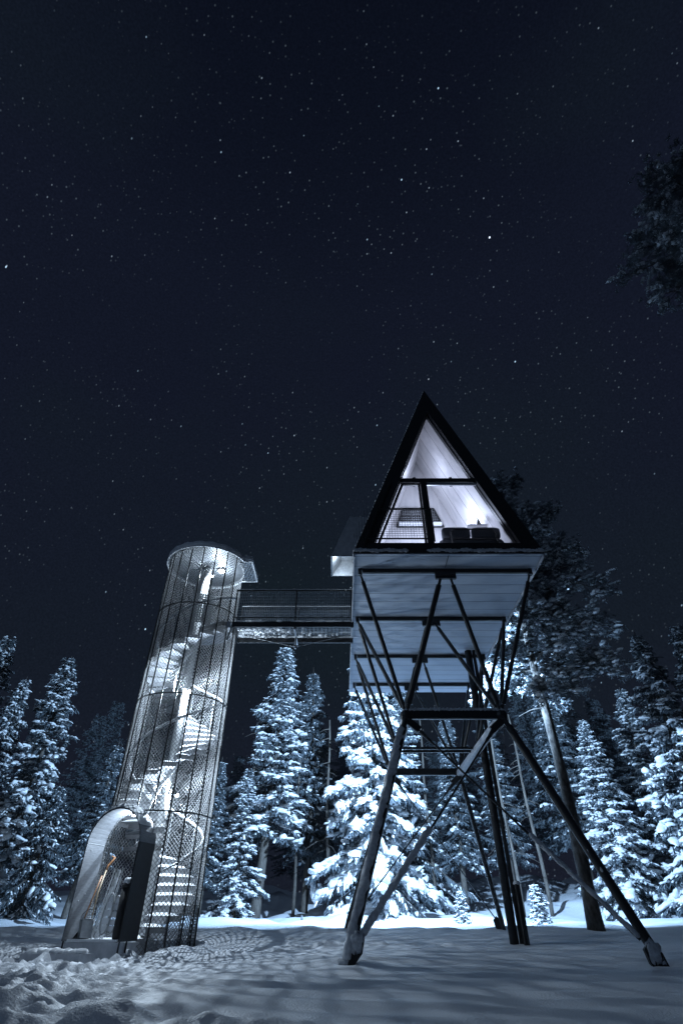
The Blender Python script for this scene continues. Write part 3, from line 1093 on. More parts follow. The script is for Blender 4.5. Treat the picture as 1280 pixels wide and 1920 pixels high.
# lamps on the column and under the roof
for (dx, dy, z, pw) in ((.24, -.20, 8.78, 130), (.17, -.20, 5.02, 650), (.30, -.06, 2.45, 400)):  # the lowest is an added lamp, brightening the snow round the tower
    lp_ = Vector((TC[0]+dx, TC[1]+dy, z))
    f = MB().bar((TC[0]+.08, TC[1]-.08, z+.03), lp_+Vector((0, 0, .03)), .03, .03).build('lamp', M['black_steel'], tower)
    MB().blob(lp_, (.045, .045, .045), 1, 0).build('bulb', M['bulb'], f, True)
    b = point('column_lamp_light', lp_+Vector((.01, -.02, -.07)), pw, COOL, .013)
f = MB().tube([(TC[0]+.42, TC[1]+.1, ZT-.05), (TC[0]+.42, TC[1]+.1, ZT+.004)], .12, 20).build('ceiling_lamp', M['black_steel'], tower)
MB().tube([(TC[0]+.42, TC[1]+.1, ZT-.075), (TC[0]+.42, TC[1]+.1, ZT-.051)], .10, 20).build('diffuser', M['bulb'], f)
point('ceiling_lamp_light', (TC[0]+.42, TC[1]+.1, ZT-.20), 75, COOL, .014)

# ------------------------------------------------------------------ arched portal (part of the tower)
def pt(l_, a_, z):
    """portal local: l across, a out from the tower axis"""
    return Vector((TC[0]+PL[0]*l_+PA[0]*a_, TC[1]+PL[1]*l_+PA[1]*a_, z))


portal = MB()
HW, A0, A1 = .66, .98, 1.68
def arch_path(hw, zb, zs=1.30, n=20):
    return [(-hw, zb), (-hw, zs)]+[(-hw*math.cos(math.pi*k/n), zs+hw*math.sin(math.pi*k/n)) for k in range(1, n)]+[(hw, zs), (hw, zb)]
def arch_shell(mb, hw_o, hw_i, a0, a1, zb, part=None):
    o_, i_ = arch_path(hw_o, zb), arch_path(hw_i, zb)
    rngs = range(len(o_)-1) if part is None else part
    for k in rngs:
        q_ = []
        for (l_, z) in (o_[k], o_[k+1], i_[k+1], i_[k]):
            q_ += [pt(l_, a0, z), pt(l_, a1, z)]
        mb.add([tuple(v) for v in q_], [(0, 2, 3, 1), (4, 6, 7, 5), (1, 3, 5, 7), (0, 6, 4, 2), (0, 1, 7, 6), (2, 4, 5, 3)])
    return mb
npth = len(arch_path(1, 0))
pr = arch_shell(MB(), HW, HW-.03, A0+.1, A1, -.34, [0]).build('portal_panel', M['sheet'], tower)
arch_shell(MB(), HW, HW-.03, A0+.1, A1, -.34, range(1, npth-2)).build('portal_arch', M['sheet'], tower, False)
arch_shell(MB(), HW, HW-.03, A0+.1, A1, -.34, [npth-2]).build('portal_panel', M['black_clad'], tower)
# snow lying on the arch
sm = MB()
n, mseg = 26, 8
vs = []
for lay in (0, 1):
    for k in range(n+1):
        an = math.pi*(.10+.74*k/n)
        for j in range(mseg+1):
            t_ = j/mseg
            th_ = (.085*max(0.0, math.sin(math.pi*k/n))**.5*(1-abs(2*t_-1)**5)*(1+.35*vnoise(k*.7, j*.9)))*lay
            rr = HW+.003+float(th_)
            vs.append(tuple(pt(-rr*math.cos(an), A0+.20+(A1-A0-.19)*t_+.012*lay, 1.30+rr*math.sin(an))))
fs = []
off = (n+1)*(mseg+1)
for k in range(n):
    for j in range(mseg):
        q0 = k*(mseg+1)+j
        fs.append((off+q0, off+q0+1, off+q0+mseg+2, off+q0+mseg+1))
sm.add(vs, fs).build('portal_snow', M['snow'], tower, True)
lp_ = pt(.05, 1.22, 1.84)  # assumed lamp under the arch, unseen, added to light the doorway gear
f = MB().tube([lp_+Vector((0, 0, .03)), lp_+Vector((0, 0, .085))], .05, 14).build('assumed_portal_lamp', M['black_steel'], tower)
MB().tube([lp_+Vector((0, 0, .005)), lp_+Vector((0, 0, .029))], .04, 14).build('diffuser', M['bulb'], f)
point('assumed_portal_light', lp_+Vector((0, 0, -.06)), 85, COOL, .03)
# bolts on the left panel, seam
mb = MB()
for a_, z in ((1.30, -.05), (1.52, .30), (1.35, .42), (1.5, 1.18)):
    p = pt(-HW+.03, a_, z)
    mb.blob(p, (.014, .014, .014), 2, 0)
mb.build('bolts', M['galv'], tower, True)
MB().bar(pt(-HW+.035, A0+.12, 1.30), pt(-HW+.035, A1, 1.30), .008, .012).build('seam', M['galv'], tower)
# threshold box with the floor inside, and snow on it
def obox(mb, l0, l1, a0, a1, z0, z1):
    vs = [tuple(pt(l_, a_, z)) for z in (z0, z1) for l_, a_ in ((l0, a0), (l1, a0), (l1, a1), (l0, a1))]
    return mb.add(vs, [(3, 2, 1, 0), (4, 5, 6, 7), (0, 1, 5, 4), (1, 2, 6, 5), (2, 3, 7, 6), (3, 0, 4, 7)])
obox(MB(), -HW+.04, HW-.04, .2, A1-.06, -.62, -.36).build('threshold', M['hood_metal'], tower)
mb = obox(MB(), -HW+.06, HW-.12, .25, A1-.08, -.357, -.31); mb.build('threshold_snow', M['snow'], tower)
for l_ in (-HW+.02, HW-.02):
    mb = MB()
    mb.bar(pt(l_, A1-.04, -.75), pt(l_, A1-.04, -.34), .03, .03); mb.bar(pt(l_, A1-.28, -.75), pt(l_, A1-.28, -.34), .03, .03)
    mb.build('post', M['black_steel'], tower)
# mesh door leaf standing open inside, with top rail
mb = MB()
d0, d1 = pt(.02, .72, 0), pt(.52, 1.02, 0)
for (z0, z1) in ((-.30, 1.22),):
    for p in (d0, d1):
        mb.bar(p+Vector((0, 0, z0)), p+Vector((0, 0, z1)), .04, .03)
    for z in (z0, z1, z1-.25):
        mb.bar(d0+Vector((0, 0, z)), d1+Vector((0, 0, z)), .03, .05)
mb.build('door_leaf', M['black_steel'], tower)
for z in (1.28, 1.52, 1.74):
    MB().bar(pt(-.5, .55, z), pt(.5, .55, z), .03, .09).build('crossbar', M['black_steel'], tower)

# loose step slab in front
sp = pt(-.32, 2.15, 0)
slab = empty('step_slab', (sp.x, sp.y, gz(sp.x, sp.y)))
tag(slab, 'low dark step slab with snow on top in front of the tower doorway', 'step')
obox(MB(), -.95, .35, 1.95, 2.35, -.80, -.50).build('slab', M['hood_metal'], slab)
mb = MB()
for k in range(12):
    c = pt(-.88+1.1*k/11, 2.14+.05*math.sin(k*2), -.49)
    mb.blob(c, (.12, .17, .045+.012*(k % 3)), k, .1)
mb.build('snow', M['snow'], slab, True)

# things kept in the doorway
zf = -.31
def lpt(l_, a_, z): return pt(l_, a_, z)
sh = empty('snow_shovel', lpt(-.36, 1.45, zf))
tag(sh, 'snow shovel with long pale handle and orange grip leaning in the tower doorway', 'shovel')
MB().tube([lpt(-.20, 1.52, zf+.10), lpt(-.30, 1.38, zf+.75), lpt(-.34, 1.22, zf+1.15)], .016, 8).build('handle', M['ashwood'], sh, True)
MB().tube([lpt(-.34, 1.22, zf+1.15), lpt(-.345, 1.18, zf+1.24), lpt(-.30, 1.15, zf+1.30), lpt(-.25, 1.14, zf+1.38), lpt(-.33, 1.14, zf+1.40)], .02, 8).build('grip', M['orange'], sh, True)
mb = MB()
vs, fs = [], []
for i in range(6):
    for j in range(5):
        s_ = j/4*2-1
        vs.append(tuple(lpt(-.19+.13*s_, 1.56+.02*i*.3+.03*(s_*s_), zf+.02+.055*i)))
for i in range(5):
    for j in range(4):
        fs.append((i*5+j, i*5+j+1, (i+1)*5+j+1, (i+1)*5+j))
mb.add(vs, fs).build('blade', M['galv'], sh, True)
br_ = empty('broom', lpt(-.42, 1.40, zf))
tag(br_, 'broom with pale wooden stick, orange light in its colour, leaning behind the snow shovel', 'broom')
MB().tube([lpt(-.50, 1.42, zf+.12), lpt(-.40, 1.24, zf+1.05)], .014, 8).build('stick', M['orange'], br_, True)  # pale wood, the orange light on it painted in
mb = MB()
for k in range(14):
    mb.tube([lpt(-.50, 1.42, zf+.14), lpt(-.57+.01*k, 1.45+.03*math.sin(k), zf+.005)], [.01, .007], 4)
mb.build('bristles', M['rubber'], br_)
bk = empty('bucket', lpt(-.34, 1.38, zf))
tag(bk, 'grey metal bucket on the threshold, behind the snow shovel blade', 'bucket')
mb = MB()
c = lpt(-.36, 1.42, zf)
n = 24
vs = []
for r_, z in ((.11, 0), (.15, .30), (.158, .30), (.158, .32), (.142, .32), (.105, .02)):
    for k in range(n):
        vs.append((c.x+r_*math.cos(6.283*k/n), c.y+r_*math.sin(6.283*k/n), c.z+z))
fs = [(i*n+k, i*n+(k+1) % n, (i+1)*n+(k+1) % n, (i+1)*n+k) for i in range(5) for k in range(n)]+[tuple(range(n-1, -1, -1)), tuple(5*n+k for k in range(n))]
mb.add(vs, fs).build('pail', M['galv'], bk, True)
MB().tube([c+Vector((.155*math.cos(t_), .02, .31+.16*math.sin(t_))) for t_ in np.linspace(0, math.pi, 12)], .005, 6).build('handle', M['black_steel'], bk, True)
poles = empty('ski_poles', lpt(-.02, 1.2, zf))
tag(poles, 'bundle of frosted ski poles standing upright in the tower doorway', 'ski poles')
rg = random.Random(5)
for k in range(11):
    l_ = -.16+.026*k
    x0, x1 = lpt(l_, 1.45+rg.uniform(-.06, .06), zf), lpt(l_*.8+.03+rg.uniform(-.03, .03), 1.25+rg.uniform(-.05, .05), zf+rg.uniform(.92, 1.15))
    p = MB().tube([x0, x1], .014, 6).build('pole', M['snow'], poles)
    MB().tube([x0.lerp(x1, .90), x1+Vector((0, 0, .03))], .016, 6).build('grip', M['white_steel'], p)
for k, (l_, a_, hh, ln_) in enumerate(((.14, 1.60, .66, .10), (.27, 1.56, .62, -.05))):
    ss_ = empty('snowshoe', lpt(l_, a_, zf))
    tag(ss_, ['frosted white snowshoe standing on end beside the ski poles', 'frosted white snowshoe standing on end against the dark bin'][k], 'snowshoe')
    pts_ = []
    for q_ in np.linspace(0, 2*math.pi, 25):
        w_ = .095*(1+.25*math.cos(q_))
        pts_.append(lpt(l_+w_*math.sin(q_), a_-.05-.12*(1-math.cos(q_))*.3, zf+.38*hh/.66+(hh/2)*(-math.cos(q_))+.02))
    MB().tube(pts_, .016, 8, False).build('frame', M['white_steel'], ss_, True)
    mb = MB()
    for q_ in (.8, 1.2, 1.6, 2.0, 2.4):
        w_ = .095*(1+.25*math.cos(q_))
        z_ = zf+.38*hh/.66+(hh/2)*(-math.cos(q_))+.02
        mb.bar(lpt(l_-w_*math.sin(q_), a_-.05-.12*(1-math.cos(q_))*.3, z_), lpt(l_+w_*math.sin(q_), a_-.05-.12*(1-math.cos(q_))*.3, z_), .008, .09)
    mb.build('decking', M['snow'], ss_)
bn = empty('bin', lpt(.38, 1.42, zf))
tag(bn, 'tall slim black bin with snowy lid at the right of the doorway', 'bin')
mb = MB()
c = lpt(.46, 1.50, zf)
mb.tube([c, c+Vector((0, 0, .04)), c+Vector((0, 0, .82))], [.08, .095, .10], 20)
mb.build('body', M['rubber'], bn, True)
MB().tube([c+Vector((0, 0, .822)), c+Vector((0, 0, .86)), c+Vector((0, 0, .90))], [.108, .108, .07], 20).build('lid', M['rubber'], bn, True)
MB().blob(c+Vector((0, 0, .93)), (.09, .09, .06), 3, .15).build('snow', M['snow'], bn, True)

# ------------------------------------------------------------------ footbridge
BX0, BX1, BY0, BY1, BZ = -3.24, .36, 14.08, 15.18, 6.95
bridge = empty('footbridge', ((BX0+BX1)/2, (BY0+BY1)/2, BZ))
tag(bridge, 'steel footbridge with mesh railings from the stair tower to the cabin', 'footbridge')
for y in (BY0, BY1):
    MB().bar((BX0, y, BZ-.09), (BX1, y, BZ-.09), .07, .17).build('girder', M['black_steel'], bridge)
mb = MB()
for k in range(31):
    x = BX0+(BX1-BX0)*k/30
    mb.bar((x, BY0+.04, BZ-.03), (x, BY1-.04, BZ-.03), .007, .010, bev=0)
for k in range(14):
    y = BY0+.06+(BY1-BY0-.12)*k/13
    mb.bar((BX0, y, BZ-.03), (BX1, y, BZ-.03), .006, .008, bev=0)
mb.build('deck_grating', M['galv'], bridge)
mb = MB()
for k in range(90):
    x = BX0+.1+abs(rng.normal(0, 1.1)) if k < 70 else rng.uniform(BX0, BX1)
    y = rng.uniform(BY0+.12, BY1-.08)
    if x > BX1-.1: continue
    s_ = rng.uniform(.02, .07)
    mb.blob((x, y, BZ-.01), (s_*1.4, s_, .04), k, .25, 5, 7)
mb.build('deck_snow', M['snow'], bridge, True)
for side_i, y in enumerate((BY0, BY1)):
    f = MB()
    f.tube([(BX0, y, BZ+1.06), (BX1, y, BZ+1.06)], .026, 10)
    f.bar((BX0, y, BZ+.14), (BX1, y, BZ+.14), .03, .03)
    rail = f.build('railing', M['black_steel'], bridge)
    for x in (BX0+.03, -1.38, BX1-.06):
        MB().bar((x, y-.02, BZ-.2), (x, y-.02, BZ+1.05), .05, .04).build('post', M['black_steel'], rail)
    g = MB()
    for k in range(int((BX1-BX0)/.055)):
        x = BX0+.04+k*.055
        g.bar((x, y, BZ+.15), (x, y, BZ+1.04), .005, .005, bev=0)
    for k in range(17):
        z = BZ+.17+k*.0525
        g.bar((BX0+.03, y+.004, z), (BX1-.03, y+.004, z), .005, .005, bev=0)
    g.build('mesh_infill', M['galv'], rail)
    s = MB()
    for seg in range(34):
        x0 = BX0+(BX1-BX0)*seg/34
        s.bar((x0, y, BZ+1.09), (x0+.11, y, BZ+1.09+.004*math.sin(seg*2)), .035, .018+.008*abs(math.sin(seg*1.3)))
    for seg in range(22):
        x0 = rng.uniform(BX0, BX1-.3)
        s.blob((x0+.1, y-.01, BZ+.17), (rng.uniform(.05, .2), .022, .02), seg, .2, 5, 6)
        s.blob((x0+.14, y-.03, BZ+.005), (rng.uniform(.08, .3), .05, .025), seg+40, .2, 5, 6)
    s.build('snow', M['snow'], rail)
f = MB()
f.bar((-1.38, 14.63, BZ-.18), (-1.38, 14.63, BZ-.60), .05, .05)
f.bar((-1.38, BY0, BZ-.21), (-1.38, BY1, BZ-.21), .06, .07)
f.bar((-1.46, 14.63, BZ-.52), (-1.30, 14.63, BZ-.52), .05, .05)
f.build('king_post', M['galv'], bridge)
f = MB()
f.tube([(BX0+.1, 14.63, BZ-.15), (-1.38, 14.63, BZ-.55), (BX1-.1, 14.63, BZ-.15)], .009, 6)
f.build('tension_rod', M['galv'], bridge)
f = MB()
f.bar((BX0-.1, BY0-.03, BZ-.09), (BX0-.1, BY1+.03, BZ-.09), .10, .2)
f.bar((BX0-.02, BY0+.1, BZ-.12), (BX0-.12, BY0+.1, BZ-.55), .05, .05)
f.build('bracket', M['galv'], bridge)

# ------------------------------------------------------------------ raised A-frame cabin
CX, HWB = 2.615, 2.305
Y0, Y1, ZF, ZA = 10.5, 20.25, 7.014, 13.16
SL = (ZA-ZF)/HWB
cabin = empty('raised_cabin', (CX, (Y0+Y1)/2, -.45))
tag(cabin, 'black A-frame cabin with glazed gable raised high on splayed steel legs', 'cabin')
def outer(z, o=0.0): return HWB*(ZA-z)/(ZA-ZF)-o
# shell: outer triangle minus inner triangle
TI = .20                      # wall thickness across (horizontal)
zfi = ZF+.24                  # inside floor level
zai = ZA-TI*SL
def inner_x(z): return (zai-z)/SL
mb = MB()
ylast = Y1
def shell_side(sg):
    m_ = MB()
    P = [(CX+sg*HWB, ZF), (CX, ZA), (CX, zai), (CX+sg*inner_x(zfi), zfi), (CX+sg*inner_x(zfi), ZF)]
    m_.prism(P if sg > 0 else P[::-1], Y0+.002, Y1, 'Y')
    return m_
for sg in (-1, 1):
    r_ = shell_side(sg).build('roof', M['black_clad'], cabin)
    seams = MB()
    for k in range(21):
        y = Y0+.05+k*(Y1-Y0-.1)/20
        seams.bar((CX+sg*(HWB+.012), y, ZF+.05), (CX+sg*.012, y, ZA), .02, .03, up=(sg, 0, .4))
    seams.build('seam', M['black_clad'], r_)
    # timber lining inside
    ln_ = MB()
    e_ = .006
    ln_.add([(CX+sg*(inner_x(zfi)-e_), Y0+.35, zfi), (CX+sg*(inner_x(zfi)-e_), 13.19, zfi), (CX, 13.19, zai-e_*SL), (CX, Y0+.35, zai-e_*SL)], [(0, 1, 2, 3) if sg < 0 else (3, 2, 1, 0)])
    ln_.build('lining', M['timber'], cabin)
    ss_ = MB()
    for k in range(60):
        t_ = k/59
        ss_.blob((CX+sg*HWB*(1-t_)*1.0+sg*.015, Y0+.06, ZF+(ZA-ZF)*t_+.02), (.03, .06, .06), k, .25, 4, 6)
    if sg < 0:
        ss_.build('roof_edge_snow', M['rime'], r_, True)
MB().box((CX-HWB-.0, Y0+.006, ZF-.03), (CX+HWB, Y1, ZF-.002)).build('underside', M['soffit'], cabin)
MB().box((CX-inner_x(zfi)-.001, Y0+.1, ZF+.002), (CX+inner_x(zfi)+.001, Y1-.02, zfi)).build('floor', M['timber'], cabin)
# pale side strips along the lower edges
for sg in (-1, 1):
    MB().box((CX+sg*HWB-.012, Y0+.02, ZF-.10), (CX+sg*HWB+.012, Y1, ZF+.05)).build('edge_trim', M['hood_metal'], cabin)
# joint line of the underside panels
MB().box((CX-.006, Y0+.01, ZF-.036), (CX+.006, 11.1, ZF-.031)).build('panel_joint', M['black_steel'], cabin)

# gable frame: outer triangle with a triangular opening
def tri_ring(mb, outer_p, inner_p, y0, y1):
    vs = []
    for y in (y0, y1):
        vs += [(x, y, z) for x, z in outer_p]+[(x, y, z) for x, z in inner_p]
    fs = []
    for i in range(3):
        j = (i+1) % 3
        fs += [(i, j, 3+j, 3+i), (6+j, 6+i, 9+i, 9+j), (j, i, 6+i, 6+j), (3+i, 3+j, 9+j, 9+i)]
    return mb.add(vs, fs)
OP = [(CX-HWB-.02, ZF), (CX+HWB+.02, ZF), (CX, ZA+.03)]
IP = [(CX-1.80, 7.30), (CX+1.80, 7.30), (CX, 12.20)]
tri_ring(MB(), OP, IP, Y0-.03, Y0+.10).build('gable_frame', M['black_clad'], cabin)
IP2 = [(CX-1.84, 7.28), (CX+1.84, 7.28), (CX, 12.30)]
IP3 = [(CX-1.77, 7.335), (CX+1.77, 7.335), (CX, 12.11)]
wf = tri_ring(MB(), IP2, IP3, Y0+.101, Y0+.22).build('window_frame', M['black_steel'], cabin)
def gx(z): return 1.77*(12.11-z)/(12.11-7.335)
ZC = 9.46
tr_ = MB().box((CX-gx(ZC)-.03, Y0+.06, ZC-.065), (CX+gx(ZC)+.03, Y0+.17, ZC+.065)).build('transom', M['black_steel'], cabin)
mb = MB(); mb.box((2.15, Y0+.02, 7.30), (2.31, Y0+.20, ZC-.07)); mb.build('mullion', M['black_steel'], cabin)
MB().bar((2.32, Y0+.10, ZC-.12), (CX+gx(ZC-.12)+.04, Y0+.10, ZC-.12), .05, .09).build('blind_box', M['galv'], cabin)
MB().add([(CX-gx(9.53), Y0+.16, 9.53), (CX+gx(9.53), Y0+.16, 9.53), (CX, Y0+.16, 12.11)], [(0, 1, 2)]).build('window_pane', M['glass'], cabin)
MB().add([(CX-gx(7.35), Y0+.16, 7.35), (2.15, Y0+.16, 7.35), (2.15, Y0+.16, 9.39), (CX-gx(9.39), Y0+.16, 9.39)], [(0, 1, 2, 3)]).build('window_pane', M['glass'], cabin)
MB().add([(2.31, Y0+.16, 7.35), (CX+gx(7.35), Y0+.16, 7.35), (CX+gx(9.39), Y0+.16, 9.39), (2.31, Y0+.16, 9.39)], [(0, 1, 2, 3)]).build('window_pane', M['glass'], cabin)
# door leaf frame on the left
dl = MB()
dl.bar((CX-gx(7.40)+.07, Y0+.115, 7.40), (CX-gx(9.36)+.07, Y0+.115, 9.36), .07, .07, up=(0, 1, 0))
dl.bar((CX-gx(9.34)+.03, Y0+.115, 9.34), (2.14, Y0+.115, 9.34), .07, .07)
dl.bar((2.11, Y0+.115, 7.38), (2.11, Y0+.115, 9.32), .05, .07, up=(0, 1, 0))
dl.build('glazed_door', M['black_steel'], cabin)
# french balcony grid
gr = MB()
zb0, zb1 = 7.30, 8.32
gr.bar((CX-outer(zb1)+.10, Y0-.09, zb1), (2.30, Y0-.09, zb1), .03, .035)
gr.bar((CX-outer(zb0)+.22, Y0-.09, zb0+.08), (2.30, Y0-.09, zb0+.08), .03, .03)
gr.bar((CX-outer(zb0)+.12, Y0-.09, zb0-.06), (CX-outer(9.3)+.14, Y0-.09, 9.3), .03, .03, up=(0, 1, 0))
gr.bar((2.30, Y0-.09, zb0), (2.30, Y0-.09, zb1), .03, .03, up=(0, 1, 0))
rl = gr.build('railing', M['black_steel'], cabin)
g2 = MB()
for k in range(30):
    x = 2.28-.068*k
    ztop = zb1
    zl = zb0+.08
    # left boundary follows the slope
    zlim = ZA-(CX-.20-x)*SL
    if zlim < zl+.05: break
    g2.bar((x, Y0-.09, zl), (x, Y0-.09, min(ztop, zlim)), .007, .007, bev=0)
for k in range(15):
    z = zb0+.1+k*.068
    g2.bar((max(CX-outer(z)+.17, .4), Y0-.094, z), (2.29, Y0-.094, z), .007, .007, bev=0)
g2.build('grid', M['black_steel'], rl)
# sill snow
mb = MB()
for k in range(46):
    x = CX-HWB+.05+k*.1
    if 12 < k < 18: continue
    mb.blob((x, Y0-.035, ZF+.06+.01*math.sin(k)), (.09, .03, .045+.012*math.sin(k*1.7)), k, .2, 5, 7)
mb.build('sill_snow', M['rime'], cabin, True)
# two spot fittings standing on the transom
for x in (2.03, 3.05):
    MB().bar((x, Y0+.32, ZC+.02), (x+.02, Y0+.36, ZC+.34), .09, .07).build('spot_fitting', M['rubber'], cabin)

# inside: back wall with a trapezoid loft window and its guard mesh
YB = 13.2
def ix(z): return inner_x(z)-.002
MB().add([(CX-ix(zfi), YB, zfi), (CX+ix(zfi), YB, zfi), (CX, YB, zai-.01)], [(0, 1, 2)]).build('back_wall', M['timber'], cabin)
WC = 2.50
def trap(o): return [(WC-.74+o, 9.78+o), (WC+.74-o, 9.78+o), (WC+.50-o, 10.52-o), (WC-.50+o, 10.52-o)]
wd = MB()
A_ = trap(0)
for i in range(4):
    wd.bar((A_[i][0], YB-.05, A_[i][1]), (A_[(i+1) % 4][0], YB-.05, A_[(i+1) % 4][1]), .045, .045, up=(0, 1, 0))
wr = wd.build('loft_window', M['black_steel'], cabin)
B_ = trap(.01)
MB().add([(x, YB-.02, z) for x, z in B_], [(0, 1, 2, 3)]).build('pane', M['rubber'], wr)
g = MB()
for k in range(22):
    x = WC-.70+k*.0667
    zt = 10.50 if abs(x-WC) < .50 else 10.50-(abs(x-WC)-.50)/.24*.74
    if zt > 9.86: g.bar((x, YB-.04, 9.80), (x, YB-.04, zt), .006, .006, bev=0)
for k in range(11):
    z = 9.82+k*.066
    h_ = .74-(z-9.78)/.74*.24
    g.bar((WC-h_, YB-.044, z), (WC+h_, YB-.044, z), .006, .006, bev=0)
g.build('guard_mesh', M['galv'], wr)
MB().box((WC-.68, YB-.16, 9.81), (WC+.68, YB-.06, 9.90)).build('window_sill', M['snow'], wr)
MB().add([(CX-ix(zfi), 16.6, zfi), (CX+ix(zfi), 16.6, zfi), (CX, 16.6, zai)], [(0, 1, 2)]).build('end_wall', M['hood_metal'], cabin)  # unseen partition, added to shut the front room off from the rear spotlight

# support: four cross beams, nodes, struts, legs
beamY = [11.2, 13.85, 16.6, 19.25]
ZS = ZF-.09
for y in beamY:
    MB().bar((CX-HWB+.22, y, ZS), (CX+HWB-.22, y, ZS), .085, .11).build('cross_beam', M['black_steel'], cabin)
NZ = 3.72
FLn, FRn = Vector((1.50, 12.3, NZ)), Vector((3.70, 12.3, NZ))
MLn, MRn = Vector((1.54, 15.27, NZ)), Vector((3.74, 15.27, NZ))
BLn, BRn = Vector((1.58, 18.2, NZ)), Vector((3.78, 18.2, NZ))
def LE(i): return Vector((CX-HWB+.16, beamY[i], ZS-.04))
def RE(i): return Vector((CX+HWB-.16, beamY[i], ZS-.04))
def CE(i, s_): return Vector((CX+s_*.11, beamY[i], ZS-.14))
def strut(p, q_, r=.052, nm='strut', trim=.16):
    d_ = (q_-p).normalized()
    a, b = p+d_*trim*.4, q_-d_*trim*.5
    m_ = MB()
    m_.tube([a, a+d_*.16, a+d_*.17, b-d_*.17, b-d_*.16, b], [r*.55, r*.55, r, r, r*.55, r*.55], 12)
    return m_.build(nm, M['black_steel'], cabin, False)
for a, b in ((LE(0), FLn), (LE(1), FLn), (LE(1), MLn), (LE(2), MLn), (LE(2), BLn), (LE(3), BLn),
             (RE(0), FRn), (RE(1), FRn), (RE(1), MRn), (RE(2), MRn), (RE(2), BRn), (RE(3), BRn)):
    strut(a, b, .050)
for a, b, r in ((CE(0, -1), FLn, .068), (CE(0, 1), FRn, .056), (CE(1, -1), FLn, .055), (CE(1, 1), FRn, .052),
                (CE(2, -1), BLn, .048), (CE(2, 1), BRn, .048), (CE(3, -1), BLn, .045), (CE(3, 1), BRn, .045)):
    strut(a, b, r)
for i in range(4):
    g = MB()
    g.box((CX-.26, beamY[i]-.035, ZS-.22), (CX+.26, beamY[i]+.035, ZS+.06))
    g.box((CX-.20, beamY[i]-.06, ZS-.16), (CX+.20, beamY[i]+.06, ZS-.04))
    g.build('gusset', M['black_steel'], cabin)
    for P in (LE(i), RE(i)):
        MB().box((P.x-.05, P.y-.05, P.z-.07), (P.x+.05, P.y+.05, P.z+.10)).build('bracket', M['black_steel'], cabin)
# platform frame
def beam(p, q_, w, h, m_=None, nm='platform_beam'):
    return MB().bar(p, q_, w, h).build(nm, m_ or M['black_steel'], cabin)
b1 = beam(FLn+Vector((-.02, 0, 0)), FRn+Vector((.04, 0, 0)), .12, .20)
sn = MB()
for k in range(24):
    x = 1.50+2.22*k/23
    sn.blob((x, 12.29, NZ+.105), (.09, .075, .045), k, .15, 5, 7)
sn.build('snow', M['rime'], b1, True)
beam(BLn+Vector((-.02, 0, 0)), BRn+Vector((.02, 0, 0)), .12, .20)
beam(MLn, MRn, .06, .06); beam(MLn+Vector((0, .35, 0)), MRn+Vector((0, .35, 0)), .06, .06)
for a, b in ((FLn, BLn), (FRn, BRn)):
    MB().bar(a+Vector((0, .08, -.05)), b+Vector((0, -.08, -.05)), .20, .16).build('side_beam', M['hood_metal'], cabin)
for P in (FLn, FRn, BLn, BRn):
    g = MB()
    g.blob(P+Vector((0, 0, -.02)), (.14, .11, .15), 3, .03, 6, 10)
    sgn = 1 if P.x < 2.6 else -1
    g.bar(P+Vector((0, -.02, -.12)), P+Vector((sgn*.28, 0, -.34)), .10, .16)
    g.build('node', M['black_steel'], cabin)

FLf, FRf = at(650, 1806, 11.3), at(1253, 1826, 11.15)
BLf, BRf = Vector((.10, 20.0, -.35)), Vector((5.0, 20.4, -.32))
legs = []
for a, b, r in ((FLn, FLf, .088), (FRn, FRf, .085), (BLn, BLf, .075), (BRn, BRf, .075)):
    d_ = (b-a).normalized()
    e_ = b+d_*.12
    lg = MB().tube([a+d_*.08, a+d_*.30, a+d_*.31, e_-d_*.45, e_-d_*.2, e_], [r*.7, r*.7, r, r, r*.8, r*.35], 16).build('leg', M['black_steel'], cabin, False)
    legs.append(lg)
# second pipe alongside the right front leg and left back one
d_ = (FRf-FRn).normalized()
MB().tube([FRn+d_*.9+Vector((.07, .05, .06)), FRf-d_*1.0+Vector((.05, .03, .05))], .035, 10).build('conduit', M['black_steel'], cabin)


def snow_sleeve(a, b, r, off, parent, seed, amp=.25, n=70, mt='rime', arc=(0, 360)):
    """uneven crust of snow stuck on one side of a tube"""
    a, b = Vector(a), Vector(b)
    d_ = (b-a).normalized()
    u = Vector((0, 0, 1)); u = (u-d_*d_.dot(u)).normalized(); w = d_.cross(u)
    rg = np.random.default_rng(seed)
    seg = 14
    vs, fs = [], []
    for i in range(n+1):
        c = a.lerp(b, i/n)+Vector(off)
        for k in range(seg):
            an = 2*math.pi*k/seg
            rr = r*(1+amp*float(vnoise(i*.35+seed, k*.8))+amp*.6*float(vnoise(i*1.1, k*1.7+seed)))
            if i in (0, n): rr *= .4
            vs.append(tuple(c+(u*math.cos(an)+w*math.sin(an))*rr))
    for i in range(n):
        for k in range(seg):
            fs.append((i*seg+k, i*seg+(k+1) % seg, (i+1)*seg+(k+1) % seg, (i+1)*seg+k))
    return MB().add(vs, fs).build('snow', M[mt], parent, True)


snow_sleeve(FLn+(FLf-FLn)*.07, FLf, .090, (-.030, -.030, .012), legs[0], 1)
snow_sleeve(FRn+(FRf-FRn)*.12, FRf, .060, (-.02, .0, .055), legs[1], 2)
snow_sleeve(BRn+(BRf-BRn)*.05, BRf, .045, (-.03, -.02, .04), legs[3], 3)

